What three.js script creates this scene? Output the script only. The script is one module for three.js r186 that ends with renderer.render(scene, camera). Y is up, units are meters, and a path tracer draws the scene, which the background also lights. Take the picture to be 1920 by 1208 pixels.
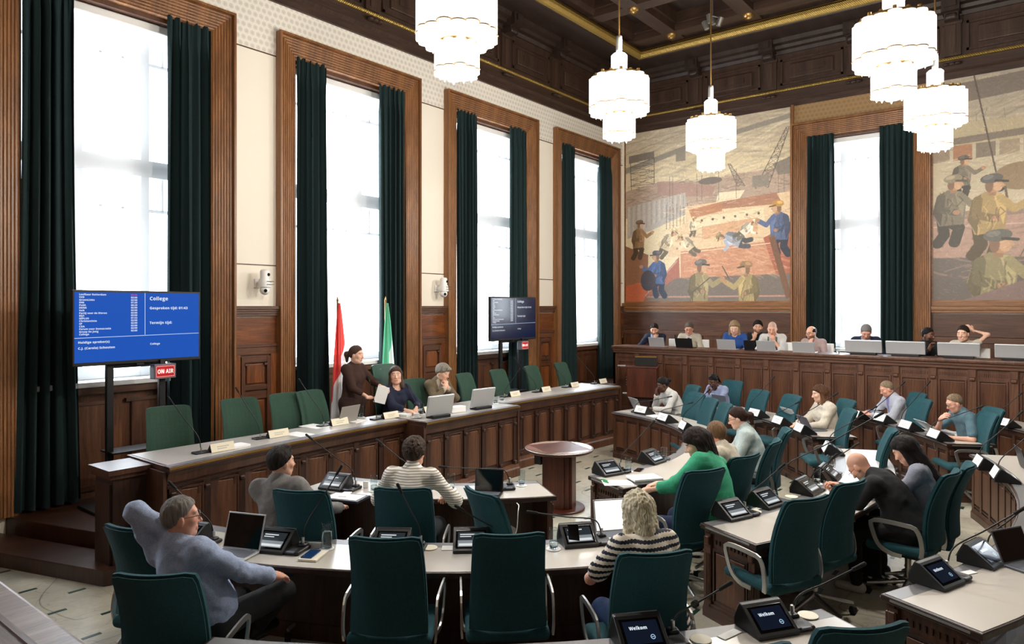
import * as THREE from 'three';
import { mergeGeometries } from 'three/addons/utils/BufferGeometryUtils.js';
import { RoundedBoxGeometry } from 'three/addons/geometries/RoundedBoxGeometry.js';
import { RectAreaLightUniformsLib } from 'three/addons/lights/RectAreaLightUniformsLib.js';

// ---------------------------------------------------------------- camera, sky, light, exposure
const scene = new THREE.Scene();
const FOCAL = 1314, EYE = 2.4, YAW = THREE.MathUtils.degToRad(38.4);
const camera = new THREE.PerspectiveCamera(2 * Math.atan(604 / FOCAL) * 180 / Math.PI, 1920 / 1208, 0.1, 200);
camera.position.set(0, EYE, 0);
camera.rotation.y = YAW;
camera.setViewOffset(1920, 1208, 0, 30, 1920, 1208);
const renderer = new THREE.WebGLRenderer({ antialias: true });
renderer.toneMapping = THREE.LinearToneMapping;
renderer.toneMappingExposure = 1.55;
renderer.shadowMap.enabled = true;
scene.background = new THREE.Color().setRGB(3.0, 3.25, 3.6);            // bright overcast sky
RectAreaLightUniformsLib.init();
const WIN_Z = [-0.24, -3.5, -6.76, -10.02, -13.28];                     // centres of the five tall windows
const BACK_WIN_X = [-3.2, 3.4];
for (const z of WIN_Z) {                                                // daylight entering at each tall window
  const l = new THREE.RectAreaLight(new THREE.Color().setRGB(0.86, 0.94, 1.0), 9.5, 2.0, 4.2);
  l.position.set(-9.2, 3.75, z); l.lookAt(0, 3.75, z); l.name = 'window_daylight'; scene.add(l);
}
for (const x of BACK_WIN_X) {
  const l = new THREE.RectAreaLight(new THREE.Color().setRGB(0.86, 0.94, 1.0), 9.5, 1.6, 3.8);
  l.position.set(x, 3.75, -15.7); l.lookAt(x, 3.75, 0); l.name = 'window_daylight'; scene.add(l);
}

// ---------------------------------------------------------------- helpers
let seed = 12345;
const rnd = () => { seed = (seed * 1664525 + 1013904223) >>> 0; return seed / 4294967296; };
const R = (a, b) => a + (b - a) * rnd();
const deg = THREE.MathUtils.degToRad;
const V = (x, y, z) => new THREE.Vector3(x, y, z);
const C = (h) => new THREE.Color(h);
const counts = {};
function numbered(n) { const k = counts[n] = (counts[n] ?? -1) + 1; return k ? n + '_' + String(k).padStart(3, '0') : n; }
const PERM = new Uint8Array(512), PVAL = new Float32Array(256); { let q = 77; const r = () => { q = (q * 1664525 + 1013904223) >>> 0; return q / 4294967296; }; const a = [...Array(256).keys()]; for (let i = 255; i > 0; i--) { const j = Math.floor(r() * (i + 1)); [a[i], a[j]] = [a[j], a[i]]; } for (let i = 0; i < 512; i++) PERM[i] = a[i & 255]; for (let i = 0; i < 256; i++) PVAL[i] = r(); }
function hash3(x, y, z) { return PVAL[PERM[(PERM[(PERM[x & 255] + y) & 255] + z) & 255]]; }
function noise3(x, y, z) {
  const X = Math.floor(x), Y = Math.floor(y), Z = Math.floor(z), f = (t) => t * t * (3 - 2 * t);
  const u = f(x - X), v = f(y - Y), w = f(z - Z), L = (a, b, t) => a + (b - a) * t;
  return L(L(L(hash3(X, Y, Z), hash3(X + 1, Y, Z), u), L(hash3(X, Y + 1, Z), hash3(X + 1, Y + 1, Z), u), v),
    L(L(hash3(X, Y, Z + 1), hash3(X + 1, Y, Z + 1), u), L(hash3(X, Y + 1, Z + 1), hash3(X + 1, Y + 1, Z + 1), u), v), w) * 2 - 1;
}
// box-projected uv in metres; grain runs along v (turn = true lays it along the long horizontal axis)
function boxUV(g, turn = false) {
  const n = g.index ? g.toNonIndexed() : g, p = n.attributes.position, uv = new Float32Array(p.count * 2), a = V(), b = V(), c = V(), e = V(), f = V();
  for (let i = 0; i < p.count; i += 3) {
    a.fromBufferAttribute(p, i); b.fromBufferAttribute(p, i + 1); c.fromBufferAttribute(p, i + 2);
    e.subVectors(b, a); f.subVectors(c, a); e.cross(f);
    const x = Math.abs(e.x), y = Math.abs(e.y), z = Math.abs(e.z);
    [a, b, c].forEach((q, k) => {
      let s, t;
      if (y > x && y > z) { s = q.x; t = q.z; } else if (x > z) { s = q.z; t = q.y; } else { s = q.x; t = q.y; }
      if (turn) [s, t] = [t, s];
      uv[(i + k) * 2] = s; uv[(i + k) * 2 + 1] = t;
    });
  }
  n.setAttribute('uv', new THREE.BufferAttribute(uv, 2));
  if (!n.attributes.normal) n.computeVertexNormals();
  return n;
}
function clean(g) { const n = g.index ? g.toNonIndexed() : g; for (const k of Object.keys(n.attributes)) if (!['position', 'normal', 'uv'].includes(k)) n.deleteAttribute(k); return n; }
function merge(list, turn) { const l = list.flat().map((g) => boxUV(clean(g), turn)); return l.length === 1 ? l[0] : mergeGeometries(l); }
function mesh(name, geo, mat, parent, turn) {
  const g = Array.isArray(geo) ? merge(geo, turn) : geo;
  const m = new THREE.Mesh(g, mat); m.castShadow = m.receiveShadow = true;
  m.name = (parent && parent !== scene) ? name : numbered(name);
  (parent ?? scene).add(m);
  return m;
}
function thing(name, label, category, pos = [0, 0, 0], turn = 0, group) {
  const o = new THREE.Group(); o.name = numbered(name); o.position.set(...pos); o.rotation.y = turn;
  o.userData = { label, category }; if (group) o.userData.group = group; scene.add(o); return o;
}
function tag(o, label, category, group) { o.userData = { ...o.userData, label, category }; if (group) o.userData.group = group; return o; }
function struct(name, label, pos = [0, 0, 0]) {
  const o = new THREE.Group(); o.name = name; o.position.set(...pos); o.userData = { kind: 'structure', label, category: name.replace(/_.*$/, '') }; scene.add(o); return o;
}
function copyOf(src, pos, turn, label, group) {
  const c = src.clone(); c.name = numbered(src.name.replace(/_\d{3}$/, '')); c.userData = { ...src.userData }; c.position.set(...pos); c.rotation.set(0, turn, 0);
  if (label) c.userData.label = label; if (group) c.userData.group = group; scene.add(c); return c;
}
const box = (w, h, d, x = 0, y = 0, z = 0, ry = 0) => { const g = new THREE.BoxGeometry(w, h, d); if (ry) g.rotateY(ry); return g.translate(x, y, z); };
// box from lower to upper corner
const bx = (x0, x1, y0, y1, z0, z1) => box(Math.abs(x1 - x0), Math.abs(y1 - y0), Math.abs(z1 - z0), (x0 + x1) / 2, (y0 + y1) / 2, (z0 + z1) / 2);
const rbox = (w, h, d, r = 0.01, x = 0, y = 0, z = 0, s = 2) => new RoundedBoxGeometry(w, h, d, s, Math.min(r, w / 2.01, h / 2.01, d / 2.01)).translate(x, y, z);
const cyl = (r0, r1, h, x = 0, y = 0, z = 0, n = 20) => new THREE.CylinderGeometry(r1, r0, h, n).translate(x, y, z);
const lathe = (pts, n = 24) => new THREE.LatheGeometry(pts.map((p) => new THREE.Vector2(...p)), n);
const tube = (pts, r, n = 24, m = 6) => new THREE.TubeGeometry(new THREE.CatmullRomCurve3(pts.map((p) => V(...p)), false, 'centripetal'), n, r, m);
function bar(a, b, r, n = 8, r2 = r) {                                 // straight rod between two points
  const A = V(...a), B = V(...b), d = B.clone().sub(A), g = new THREE.CylinderGeometry(r2, r, d.length(), n);
  g.applyQuaternion(new THREE.Quaternion().setFromUnitVectors(V(0, 1, 0), d.clone().normalize())); return g.translate(...A.add(B).multiplyScalar(0.5).toArray());
}
// sweep of a profile [out, up] along a plan polyline [[x,z]...]; out is to the path's right-hand side
function sweep(path, prof, closedProfile = true) {
  const n = path.length, m = prof.length, pos = [], idx = [];
  for (let i = 0; i < n; i++) {
    const a = path[Math.max(0, i - 1)], b = path[i], c = path[Math.min(n - 1, i + 1)];
    let d1 = [b[0] - a[0], b[1] - a[1]], d2 = [c[0] - b[0], c[1] - b[1]];
    if (i === 0) d1 = d2; if (i === n - 1) d2 = d1;
    const u = (d) => { const l = Math.hypot(...d) || 1; return [d[0] / l, d[1] / l]; };
    d1 = u(d1); d2 = u(d2);
    const n1 = [-d1[1], d1[0]], n2 = [-d2[1], d2[0]]; let q = [n1[0] + n2[0], n1[1] + n2[1]]; const l2 = (q[0] * q[0] + q[1] * q[1]) / 2; q = [q[0] / l2, q[1] / l2];
    for (const [o, y] of prof) pos.push(b[0] + q[0] * o, y, b[1] + q[1] * o);
  }
  const M = closedProfile ? m : m - 1;
  for (let i = 0; i < n - 1; i++) for (let j = 0; j < M; j++) { const a = i * m + j, b = i * m + (j + 1) % m, c = a + m, d = b + m; idx.push(a, b, c, b, d, c); }
  if (closedProfile) {
    const tri = THREE.ShapeUtils.triangulateShape(prof.map((p) => new THREE.Vector2(...p)), []);
    for (const t of tri) { idx.push(t[0], t[2], t[1]); const k = (n - 1) * m; idx.push(k + t[0], k + t[1], k + t[2]); }
  }
  const g = new THREE.BufferGeometry(); g.setAttribute('position', new THREE.Float32BufferAttribute(pos, 3)); g.setIndex(idx);
  const h = g.toNonIndexed(); h.computeVertexNormals(); return h;
}
// slab from a plan outline [[x,z]...] between two heights
function slab(outline, y0, y1, bevel = 0) {
  const s = new THREE.Shape(outline.map((p) => new THREE.Vector2(p[0], -p[1])));
  const g = new THREE.ExtrudeGeometry(s, { depth: y1 - y0 - 2 * bevel, bevelEnabled: bevel > 0, bevelSize: bevel, bevelThickness: bevel, bevelOffset: -bevel, bevelSegments: 2, curveSegments: 8 });
  return g.rotateX(-Math.PI / 2).translate(0, y0 + bevel, 0);
}

// ---------------------------------------------------------------- textures and materials
function canvasTex(w, h, draw, rep = 1, srgb = true) {
  const c = document.createElement('canvas'); c.width = w; c.height = h; draw(c.getContext('2d'), w, h);
  const t = new THREE.CanvasTexture(c); t.wrapS = t.wrapT = THREE.RepeatWrapping; t.repeat.set(rep, Array.isArray(rep) ? rep[1] : rep); if (Array.isArray(rep)) t.repeat.set(...rep);
  if (srgb) t.colorSpace = THREE.SRGBColorSpace; t.anisotropy = 8; return t;
}
function dataTex(n, f, rep, srgb = true) {                              // f(u,v) -> [r,g,b] 0..255
  const d = new Uint8Array(n * n * 4);
  for (let y = 0; y < n; y++) for (let x = 0; x < n; x++) { const c = f(x / n, y / n); d.set([c[0], c[1], c[2], 255], (y * n + x) * 4); }
  const t = new THREE.DataTexture(d, n, n); t.wrapS = t.wrapT = THREE.RepeatWrapping; t.magFilter = THREE.LinearFilter; t.minFilter = THREE.LinearMipmapLinearFilter; t.generateMipmaps = true;
  t.repeat.set(rep, rep); if (srgb) t.colorSpace = THREE.SRGBColorSpace; t.needsUpdate = true; return t;
}
function pnoise(u, v, fu, fv, s) {                                      // tiling value noise
  const x = u * fu, y = v * fv, X = Math.floor(x), Y = Math.floor(y), f = (t) => t * t * (3 - 2 * t), a = f(x - X), b = f(y - Y), h = (i, j) => hash3((i + fu) % fu, (j + fv) % fv, s);
  return (h(X, Y) * (1 - a) + h(X + 1, Y) * a) * (1 - b) + (h(X, Y + 1) * (1 - a) + h(X + 1, Y + 1) * a) * b;
}
const woodTex = dataTex(512, (u, v) => {                                // oak: long streaks along v, white centre tone to be tinted
  const wob = pnoise(u, v, 4, 3, 1) * 0.05;
  const g1 = pnoise(u + wob, v, 48, 3, 2), g2 = pnoise(u + wob, v, 160, 6, 3), g3 = pnoise(u, v, 7, 2, 4), pores = pnoise(u, v, 256, 24, 5) > 0.8 ? 0.86 : 1;
  const k = (0.62 + 0.22 * g1 + 0.16 * g2 + 0.2 * (g3 - 0.5)) * pores;
  return [Math.min(255, 262 * k), Math.min(255, 252 * k * (0.97 + 0.03 * g3)), Math.min(255, 240 * k)];
}, 1 / 0.9);
const woodBump = dataTex(256, (u, v) => { const k = 255 * (0.5 * pnoise(u, v, 128, 6, 9) + 0.5 * (pnoise(u, v, 64, 3, 8))); return [k, k, k]; }, 1 / 0.6, false);
const fabricTex = dataTex(256, (u, v) => { const k = 175 + 80 * pnoise(u, v, 128, 128, 21) * (0.75 + 0.25 * pnoise(u, v, 24, 24, 22)); return [k, k, k]; }, 1 / 0.22);
const fabricBump = dataTex(256, (u, v) => { const k = 255 * pnoise(u, v, 128, 128, 23); return [k, k, k]; }, 1 / 0.18, false);
const std = (o) => new THREE.MeshStandardMaterial(o);
const phy = (o) => new THREE.MeshPhysicalMaterial(o);
const wood = (c, rough = 0.42) => std({ color: C(c), map: woodTex, roughness: rough, bumpMap: woodBump, bumpScale: 0.0006 });
const fabric = (c, rough = 0.95, extra = {}) => phy({ color: C(c), map: fabricTex, bumpMap: fabricBump, bumpScale: 0.0008, roughness: rough, ...extra });
const marbleTex = dataTex(1024, (u, v) => {
  const a = pnoise(u, v, 5, 5, 31), b = pnoise(u + a * 0.08, v, 14, 14, 32), c = pnoise(u, v, 40, 40, 33), d = pnoise(u, v, 150, 150, 34);
  let k = 0.8 + 0.1 * a + 0.1 * (b - 0.5) + 0.08 * (c - 0.5) + 0.05 * (d - 0.5);
  const vein = Math.abs(pnoise(u + 0.12 * b, v + 0.1 * a, 9, 9, 35) - 0.5); if (vein < 0.014) k -= 0.32 * (1 - vein / 0.014);
  const vein2 = Math.abs(pnoise(u + 0.1 * c, v + 0.12 * b, 22, 22, 36) - 0.5); if (vein2 < 0.02) k -= 0.18 * (1 - vein2 / 0.02);
  const sl = ((u * 12) % 1) < 0.012 || ((v * 8) % 1) < 0.008 ? 0.88 : 1;
  k *= sl; const w = pnoise(u, v, 3, 3, 37);
  return [Math.min(255, 255 * k * (0.96 + 0.05 * w)), Math.min(255, 250 * k), Math.min(255, 240 * k * (1.0 - 0.05 * w))];
}, 1 / 4.0);
const hairTex = dataTex(256, (u, v) => { const k = 255 * (0.42 + 0.34 * pnoise(u, v, 128, 3, 61) + 0.24 * pnoise(u, v, 48, 5, 62)); return [k, k, k]; }, 1);
const plasterBump = dataTex(128, (u, v) => { const k = 255 * pnoise(u, v, 64, 64, 41); return [k, k, k]; }, 1 / 0.2, false);
const bandTex = canvasTex(256, 256, (g) => {                            // printed star-flower band under the cornice
  g.fillStyle = '#efe9dd'; g.fillRect(0, 0, 256, 256); g.strokeStyle = '#c3bcae'; g.lineWidth = 5;
  for (const [x, y] of [[64, 64], [192, 64], [0, 192], [128, 192], [256, 192]]) for (let k = 0; k < 6; k++) { const a = k * Math.PI / 3; g.beginPath(); g.moveTo(x, y); g.lineTo(x + 42 * Math.cos(a), y + 42 * Math.sin(a)); g.stroke(); g.beginPath(); g.arc(x + 34 * Math.cos(a + 0.52), y + 34 * Math.sin(a + 0.52), 14, 0, 7); g.stroke(); }
}, 1 / 0.17);
const goldTex = dataTex(128, (u, v) => { const k = 0.55 + 0.45 * Math.abs(Math.sin((u + v) * Math.PI * 4)) * (0.6 + 0.4 * pnoise(u, v, 16, 16, 51)); return [255 * k, 255 * k, 255 * k]; }, 1 / 0.14);
const M = {
  frame: wood('#9d7046', 0.4), frameDark: wood('#674834', 0.42), panel: wood('#704a30', 0.38), door: wood('#8c5429', 0.36), desk: wood('#54392b', 0.36), deskPanel: wood('#664531', 0.36), deskDark: wood('#39241b', 0.4),
  gallery: wood('#6b4a38', 0.42), ceil: wood('#3a2c24', 0.5), ceilPanel: wood('#4b392e', 0.5), podium: wood('#5d2f1d', 0.35), daisFloor: wood('#4a2f22', 0.35), parapetTop: wood('#8d8078', 0.4),
  plaster: std({ color: C('#f4ecdc'), roughness: 0.9, bumpMap: plasterBump, bumpScale: 0.0004 }),
  band: std({ map: bandTex, roughness: 0.85 }),
  floor: std({ color: C('#d0cdc8'), map: marbleTex, roughness: 0.28 }), inlay: std({ color: C('#1e3a33'), roughness: 0.3 }),
  gold: std({ color: C('#e0bb62'), map: goldTex, metalness: 0.45, roughness: 0.35, bumpMap: goldTex, bumpScale: 0.01 }),
  goldFlat: std({ color: C('#b98f45'), metalness: 0.9, roughness: 0.3 }), brass: std({ color: C('#a98650'), metalness: 0.9, roughness: 0.35 }),
  top: std({ color: C('#c3bdb4'), roughness: 0.26 }), topDark: std({ color: C('#6e6e70'), roughness: 0.4 }), leather: std({ color: C('#b5b0aa'), roughness: 0.3 }),
  teal: fabric('#1a525b'), green: fabric('#375848'), crestGreen: std({ color: C('#1d4636'), roughness: 0.6 }),
  alu: std({ color: C('#c9c9c6'), metalness: 0.9, roughness: 0.32 }), chrome: std({ color: C('#d8d8d8'), metalness: 1, roughness: 0.12 }), silver: std({ color: C('#c7c9cb'), metalness: 0.55, roughness: 0.4 }),
  black: std({ color: C('#0c0c0d'), roughness: 0.45 }), blackGloss: std({ color: C('#060607'), roughness: 0.08 }), rubber: std({ color: C('#151515'), roughness: 0.85 }), greyPlastic: std({ color: C('#9a9ca0'), roughness: 0.5 }), slate: std({ color: C('#5b5f6a'), roughness: 0.5 }),
  white: std({ color: C('#f2f1ee'), roughness: 0.5 }), paper: std({ color: C('#f4f4f1'), roughness: 0.85 }), cream: std({ color: C('#e8e2cf'), roughness: 0.7 }),
  velvet: phy({ color: C('#0f2f30'), map: fabricTex, roughness: 0.9, sheen: 0.6, sheenColor: C('#3a7a6c'), sheenRoughness: 0.5 }),
  sheer: phy({ color: C('#ffffff'), transmission: 0.95, roughness: 0.22, thickness: 0, ior: 1.05, specularIntensity: 0.1 }),
  pane: phy({ color: C('#ffffff'), transmission: 1, roughness: 0, thickness: 0, ior: 1.45 }),
  glass: phy({ color: C('#eaf1f2'), transmission: 1, roughness: 0.02, thickness: 0, ior: 1.45 }),
  water: phy({ color: C('#eef6fa'), transmission: 1, roughness: 0.0, thickness: 0.05, ior: 1.33 }),
  sash: std({ color: C('#d5d8dc'), roughness: 0.5 }),
  lampGlass: std({ color: C('#ffffff'), emissive: C('#fff5e6'), emissiveIntensity: 1.0, roughness: 0.3 }),
};
// ---------------------------------------------------------------- the room
const XL = -8.4, XR = 8.4, ZB = -14.9, ZN = 1.0, AXIS = -7.0, DAIS = 0.27, GAL = 0.75;
const HALF = 1.31, FW = 0.29, OPEN = HALF - FW, FTOP = 6.12;
{ // floor with inlaid dark slips
  const f = struct('floor', 'pale veined marble floor with small dark green inlays');
  mesh('slab', [bx(XL - 0.4, XR + 0.4, -0.3, 0, ZB - 0.4, ZN + 0.4)], M.floor, f);
  const g = boxUV(clean(box(0.035, 0.004, 0.13))), rest = [], spots = [];
  for (let i = -24; i <= 26; i++) for (let j = -14; j <= 16; j++) { const x = -0.98 + i * 0.327, z = -7.78 + j * 0.517 + (i & 1 ? 0.26 : 0); if (x > -7.9 && x < 2.5 && z < -1 && z > -12.7) spots.push([x, z, Math.hypot(x, z)]); }
  const vis = ([x, z]) => { const lat = x * Math.cos(YAW) - z * Math.sin(YAW), D = -x * Math.sin(YAW) - z * Math.cos(YAW); return D > 1 && Math.abs(lat / D) < 0.78; };
  spots.sort((a, b) => a[2] - b[2]);
  let k = 0;
  for (const s of spots) { if (k < 290 && vis(s)) { const m = mesh('inlay', g, M.inlay, f); m.position.set(s[0], 0, s[1]); k++; } else rest.push(box(0.035, 0.004, 0.13, s[0], 0, s[1])); }
  const r = mesh('inlays', rest, M.inlay, f); r.userData.kind = 'stuff';
}
{ // dais along the window wall, with two steps at its ends
  const d = struct('floor_dais', 'dark wooden dais along the window wall with two steps at its ends');
  mesh('platform', [slab([[XL - 0.3, -2.28], [-6.35, -2.98], [-6.35, -11.0], [XL - 0.3, -11.72]], 0, DAIS, 0.008)], M.daisFloor, d);
  mesh('step', [slab([[XL - 0.3, -1.78], [-6.45, -2.52], [-6.3, -2.96], [XL - 0.3, -2.2]], 0, 0.135, 0.008)], M.daisFloor, d);
  mesh('step', [slab([[XL - 0.3, -11.66], [-6.35, -10.95], [-6.45, -11.45], [XL - 0.3, -12.2]], 0, 0.135, 0.008)], M.daisFloor, d);
}
// reeded U-shaped surround in the plane of a wall: legs at +-(a+w), head at top+w
function surround(a, y0, top, prof) {
  const pos = [], idx = [], m = prof.length;
  for (let i = 0; i < 4; i++) for (const [w, o] of prof) { const s = i < 2 ? -1 : 1; pos.push(s * (a + w), i === 0 || i === 3 ? y0 : top + w, o); }
  for (let i = 0; i < 3; i++) for (let j = 0; j < m - 1; j++) { const p = i * m + j, q = p + 1, r = p + m, s = r + 1; idx.push(p, q, r, q, s, r); }
  const g = new THREE.BufferGeometry(); g.setAttribute('position', new THREE.Float32BufferAttribute(pos, 3)); g.setIndex(idx); const n = g.toNonIndexed(); n.computeVertexNormals(); return n;
}
const reedProf = (() => {
  const p = [[0, -0.12], [0, 0.03]]; const n = 7, w = FW - 0.05;
  for (let k = 0; k < n; k++) { const a = 0.012 + k * w / n, b = a + w / n, h = 0.035 + 0.05 * k / n; p.push([a, h - 0.012], [a + 0.008, h], [b - 0.008, h + 0.004], [b, h - 0.006]); }
  p.push([FW - 0.03, 0.12], [FW, 0.12], [FW, -0.02]); return p;
})();
function curtainGeo(w, h, folds, spread, seedN) {
  const nu = folds * 10, nv = 26, pos = [], idx = [], uv = [];
  for (let j = 0; j <= nv; j++) { const t = j / nv; for (let i = 0; i <= nu; i++) {
    const u = i / nu, ww = w * (1 + spread * t * t * 0.5 + 0.06 * Math.sin(t * 3 + seedN)), am = 0.045 + 0.025 * Math.sin(u * 9 + seedN) + 0.02 * t;
    const ph = u * folds * Math.PI * 2 + 0.5 * Math.sin(t * 2.2 + u * 5 + seedN);
    const pinch = t < 0.04 ? 0.5 : 1;
    pos.push((u - 0.5) * ww + 0.012 * Math.sin(ph * 2 + seedN), -h * t, am * pinch * Math.sin(ph) + 0.012 * Math.sin(ph * 2.3 + t * 3)); uv.push(u * w * 1.8, t * h);
  } }
  const W = nu + 1; for (let j = 0; j < nv; j++) for (let i = 0; i < nu; i++) { const a = j * W + i; idx.push(a, a + W, a + 1, a + 1, a + W, a + W + 1); }
  const front = new THREE.BufferGeometry(); front.setAttribute('position', new THREE.Float32BufferAttribute(pos, 3)); front.setAttribute('uv', new THREE.Float32BufferAttribute(uv, 2)); front.setIndex(idx); front.computeVertexNormals();
  return front;
}
let winNo = 0, curtainKinds = [0, 1, 2].map((k) => curtainGeo(0.52, 5.66, 5 + (k % 2), 0.16 + 0.1 * k, k * 2.1));
const SIDEWORD = ['beside the near gallery', 'behind the larger wall screen', 'behind the two flags', 'behind the smaller wall screen', 'in the corner of the room'];
function makeWindow(x, z, turn, half, where, floorY, onBack) {
  const n = ++winNo, open = half - FW;
  const w = struct('window_' + n, 'tall window with reeded oak surround and white sheer blind ' + where, [x, 0, z]); w.rotation.y = turn; // local +z faces the room
  mesh('surround', [surround(open, floorY, FTOP - FW, reedProf)], M.frame, w);
  mesh('reveal', [bx(-open - 0.02, -open + 0.03, 1.5, 5.95, -0.36, -0.02), bx(open - 0.03, open + 0.02, 1.5, 5.95, -0.36, -0.02), bx(-open, open, 5.78, 5.9, -0.36, -0.06)], M.frameDark, w);
  mesh('sill', [rbox(2 * open, 0.06, 0.36, 0.01, 0, 1.53, -0.2)], M.white, w);
  mesh('apron', [bx(-open, open, floorY, 1.5, -0.2, -0.12)], M.panel, w);
  for (const s of [-1, 1]) {
    mesh('apron_panel', [rbox(open * 0.72, 1.0 - floorY * 0.2, 0.03, 0.012, s * open * 0.48, (1.5 + floorY) / 2 - 0.02, -0.11)], M.deskPanel, w);
    mesh('apron_moulding', [bx(s * open * 0.48 - open * 0.42, s * open * 0.48 + open * 0.42, 1.3, 1.34, -0.12, -0.08), bx(s * open * 0.48 - open * 0.42, s * open * 0.48 + open * 0.42, floorY + 0.08, floorY + 0.14, -0.12, -0.08)], M.frameDark, w, true);
  }
  mesh('rail', [bx(-open, open, 1.42, 1.5, -0.14, -0.05)], M.frameDark, w, true);
  // sash: outer frame, two mullions, transom with small top and middle lights
  const zs = -0.34, s = [];
  const mull = [-open * 0.36, open * 0.36];
  s.push(bx(-open, -open + 0.09, 1.56, 5.8, zs - 0.03, zs + 0.03), bx(open - 0.09, open, 1.56, 5.8, zs - 0.03, zs + 0.03), bx(-open, open, 5.7, 5.8, zs - 0.03, zs + 0.03), bx(-open, open, 1.56, 1.66, zs - 0.03, zs + 0.03));
  for (const m of mull) s.push(bx(m - 0.05, m + 0.05, 1.56, 5.8, zs - 0.04, zs + 0.04));
  s.push(bx(-open, open, 3.95, 4.15, zs - 0.05, zs + 0.05));
  mesh('sash', s, M.sash, w);
  const b = [];
  for (const [a, c] of [[-open, mull[0]], [mull[0], mull[1]], [mull[1], open]]) {
    for (const y of [5.32, 3.55]) b.push(bx(a, c, y - 0.02, y + 0.02, zs - 0.02, zs + 0.02));
    for (const k of [1 / 3, 2 / 3]) { const q = a + (c - a) * k; b.push(bx(q - 0.014, q + 0.014, 5.32, 5.75, zs - 0.02, zs + 0.02), bx(q - 0.014, q + 0.014, 3.55, 3.95, zs - 0.02, zs + 0.02)); }
  }
  mesh('glazing_bar', b, M.sash, w);
  const edges = [-open, ...mull, open];
  for (let k = 0; k < 3; k++) for (const [y0, y1] of [[1.66, 3.95], [4.15, 5.7]]) mesh('pane', new THREE.PlaneGeometry(edges[k + 1] - edges[k] - 0.1, y1 - y0).translate((edges[k] + edges[k + 1]) / 2, (y0 + y1) / 2, zs), M.pane, w);
  mesh('blind_box', [rbox(2 * open - 0.04, 0.1, 0.1, 0.02, 0, 5.72, -0.2)], M.white, w);
  const bl = new THREE.PlaneGeometry(2 * open - 0.06, 4.12); bl.translate(0, 3.64, -0.2); mesh('blind', bl, M.sheer, w);
  // curtains hang in front, one each side
  for (const sd of [-1, 1]) {
    const k = (n + (sd > 0 ? 1 : 0)) % 3, g = curtainKinds[k], q = V(sd * (open - 0.27), onBack ? 5.84 : 5.86, 0.03).applyAxisAngle(V(0, 1, 0), turn).add(V(x, 0, z));
    const c = mesh('curtain', g, M.velvet); c.material.side = THREE.DoubleSide; c.position.copy(q); c.rotation.y = turn; c.scale.set(sd > 0 ? 1.06 : 0.98, (5.86 - floorY - 0.03) / 5.66, 1);
    tag(c, 'dark green velvet curtain ' + where + (sd > 0 ? ', on its parapet side' : ', on its mural side'), 'curtain', 'dark green curtains');
    if (onBack) c.userData.label = 'dark green velvet curtain ' + (sd < 0 ? 'beside the dockyard mural' : 'beside the horse-cart mural') + ' ' + where;
  }
  return w;
}
{
  const wl = struct('wall_left', 'cream plastered window wall with patterned band under the cornice');
  const zEdges = [ZN + 0.3, ...WIN_Z.flatMap((z) => [z + HALF - FW + 0.02, z - HALF + FW - 0.02]), ZB - 0.3];
  for (let i = 0; i < zEdges.length; i += 2) {
    mesh('pier', [bx(XL - 0.45, XL, 0, 5.78, zEdges[i + 1], zEdges[i])], M.plaster, wl);
    mesh('patterned_band', [bx(XL - 0.45, XL + 0.004, 5.78, 6.55, zEdges[i + 1], zEdges[i])], M.band, wl);
    mesh('picture_line', [bx(XL, XL + 0.012, 5.772, 5.786, zEdges[i + 1], zEdges[i])], M.frameDark, wl);
    mesh('picture_line', [bx(XL, XL + 0.012, 2.94, 2.952, zEdges[i + 1], zEdges[i])], M.frameDark, wl);
  }
  for (const z of WIN_Z) { mesh('spandrel', [bx(XL - 0.45, XL - 0.2, 0, 1.5, z - OPEN - 0.02, z + OPEN + 0.02)], M.plaster, wl); mesh('patterned_band', [bx(XL - 0.45, XL + 0.004, 5.84, 6.55, z - OPEN - 0.02, z + OPEN + 0.02)], M.band, wl); }
  mesh('upper_wall', [bx(XL - 0.45, XL - 0.05, 6.55, 8.6, ZB - 0.3, ZN + 0.3)], M.ceil, wl);
  WIN_Z.forEach((z, i) => makeWindow(XL, z, Math.PI / 2, HALF, SIDEWORD[i], i === 0 ? 0 : DAIS, false));
}
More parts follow.
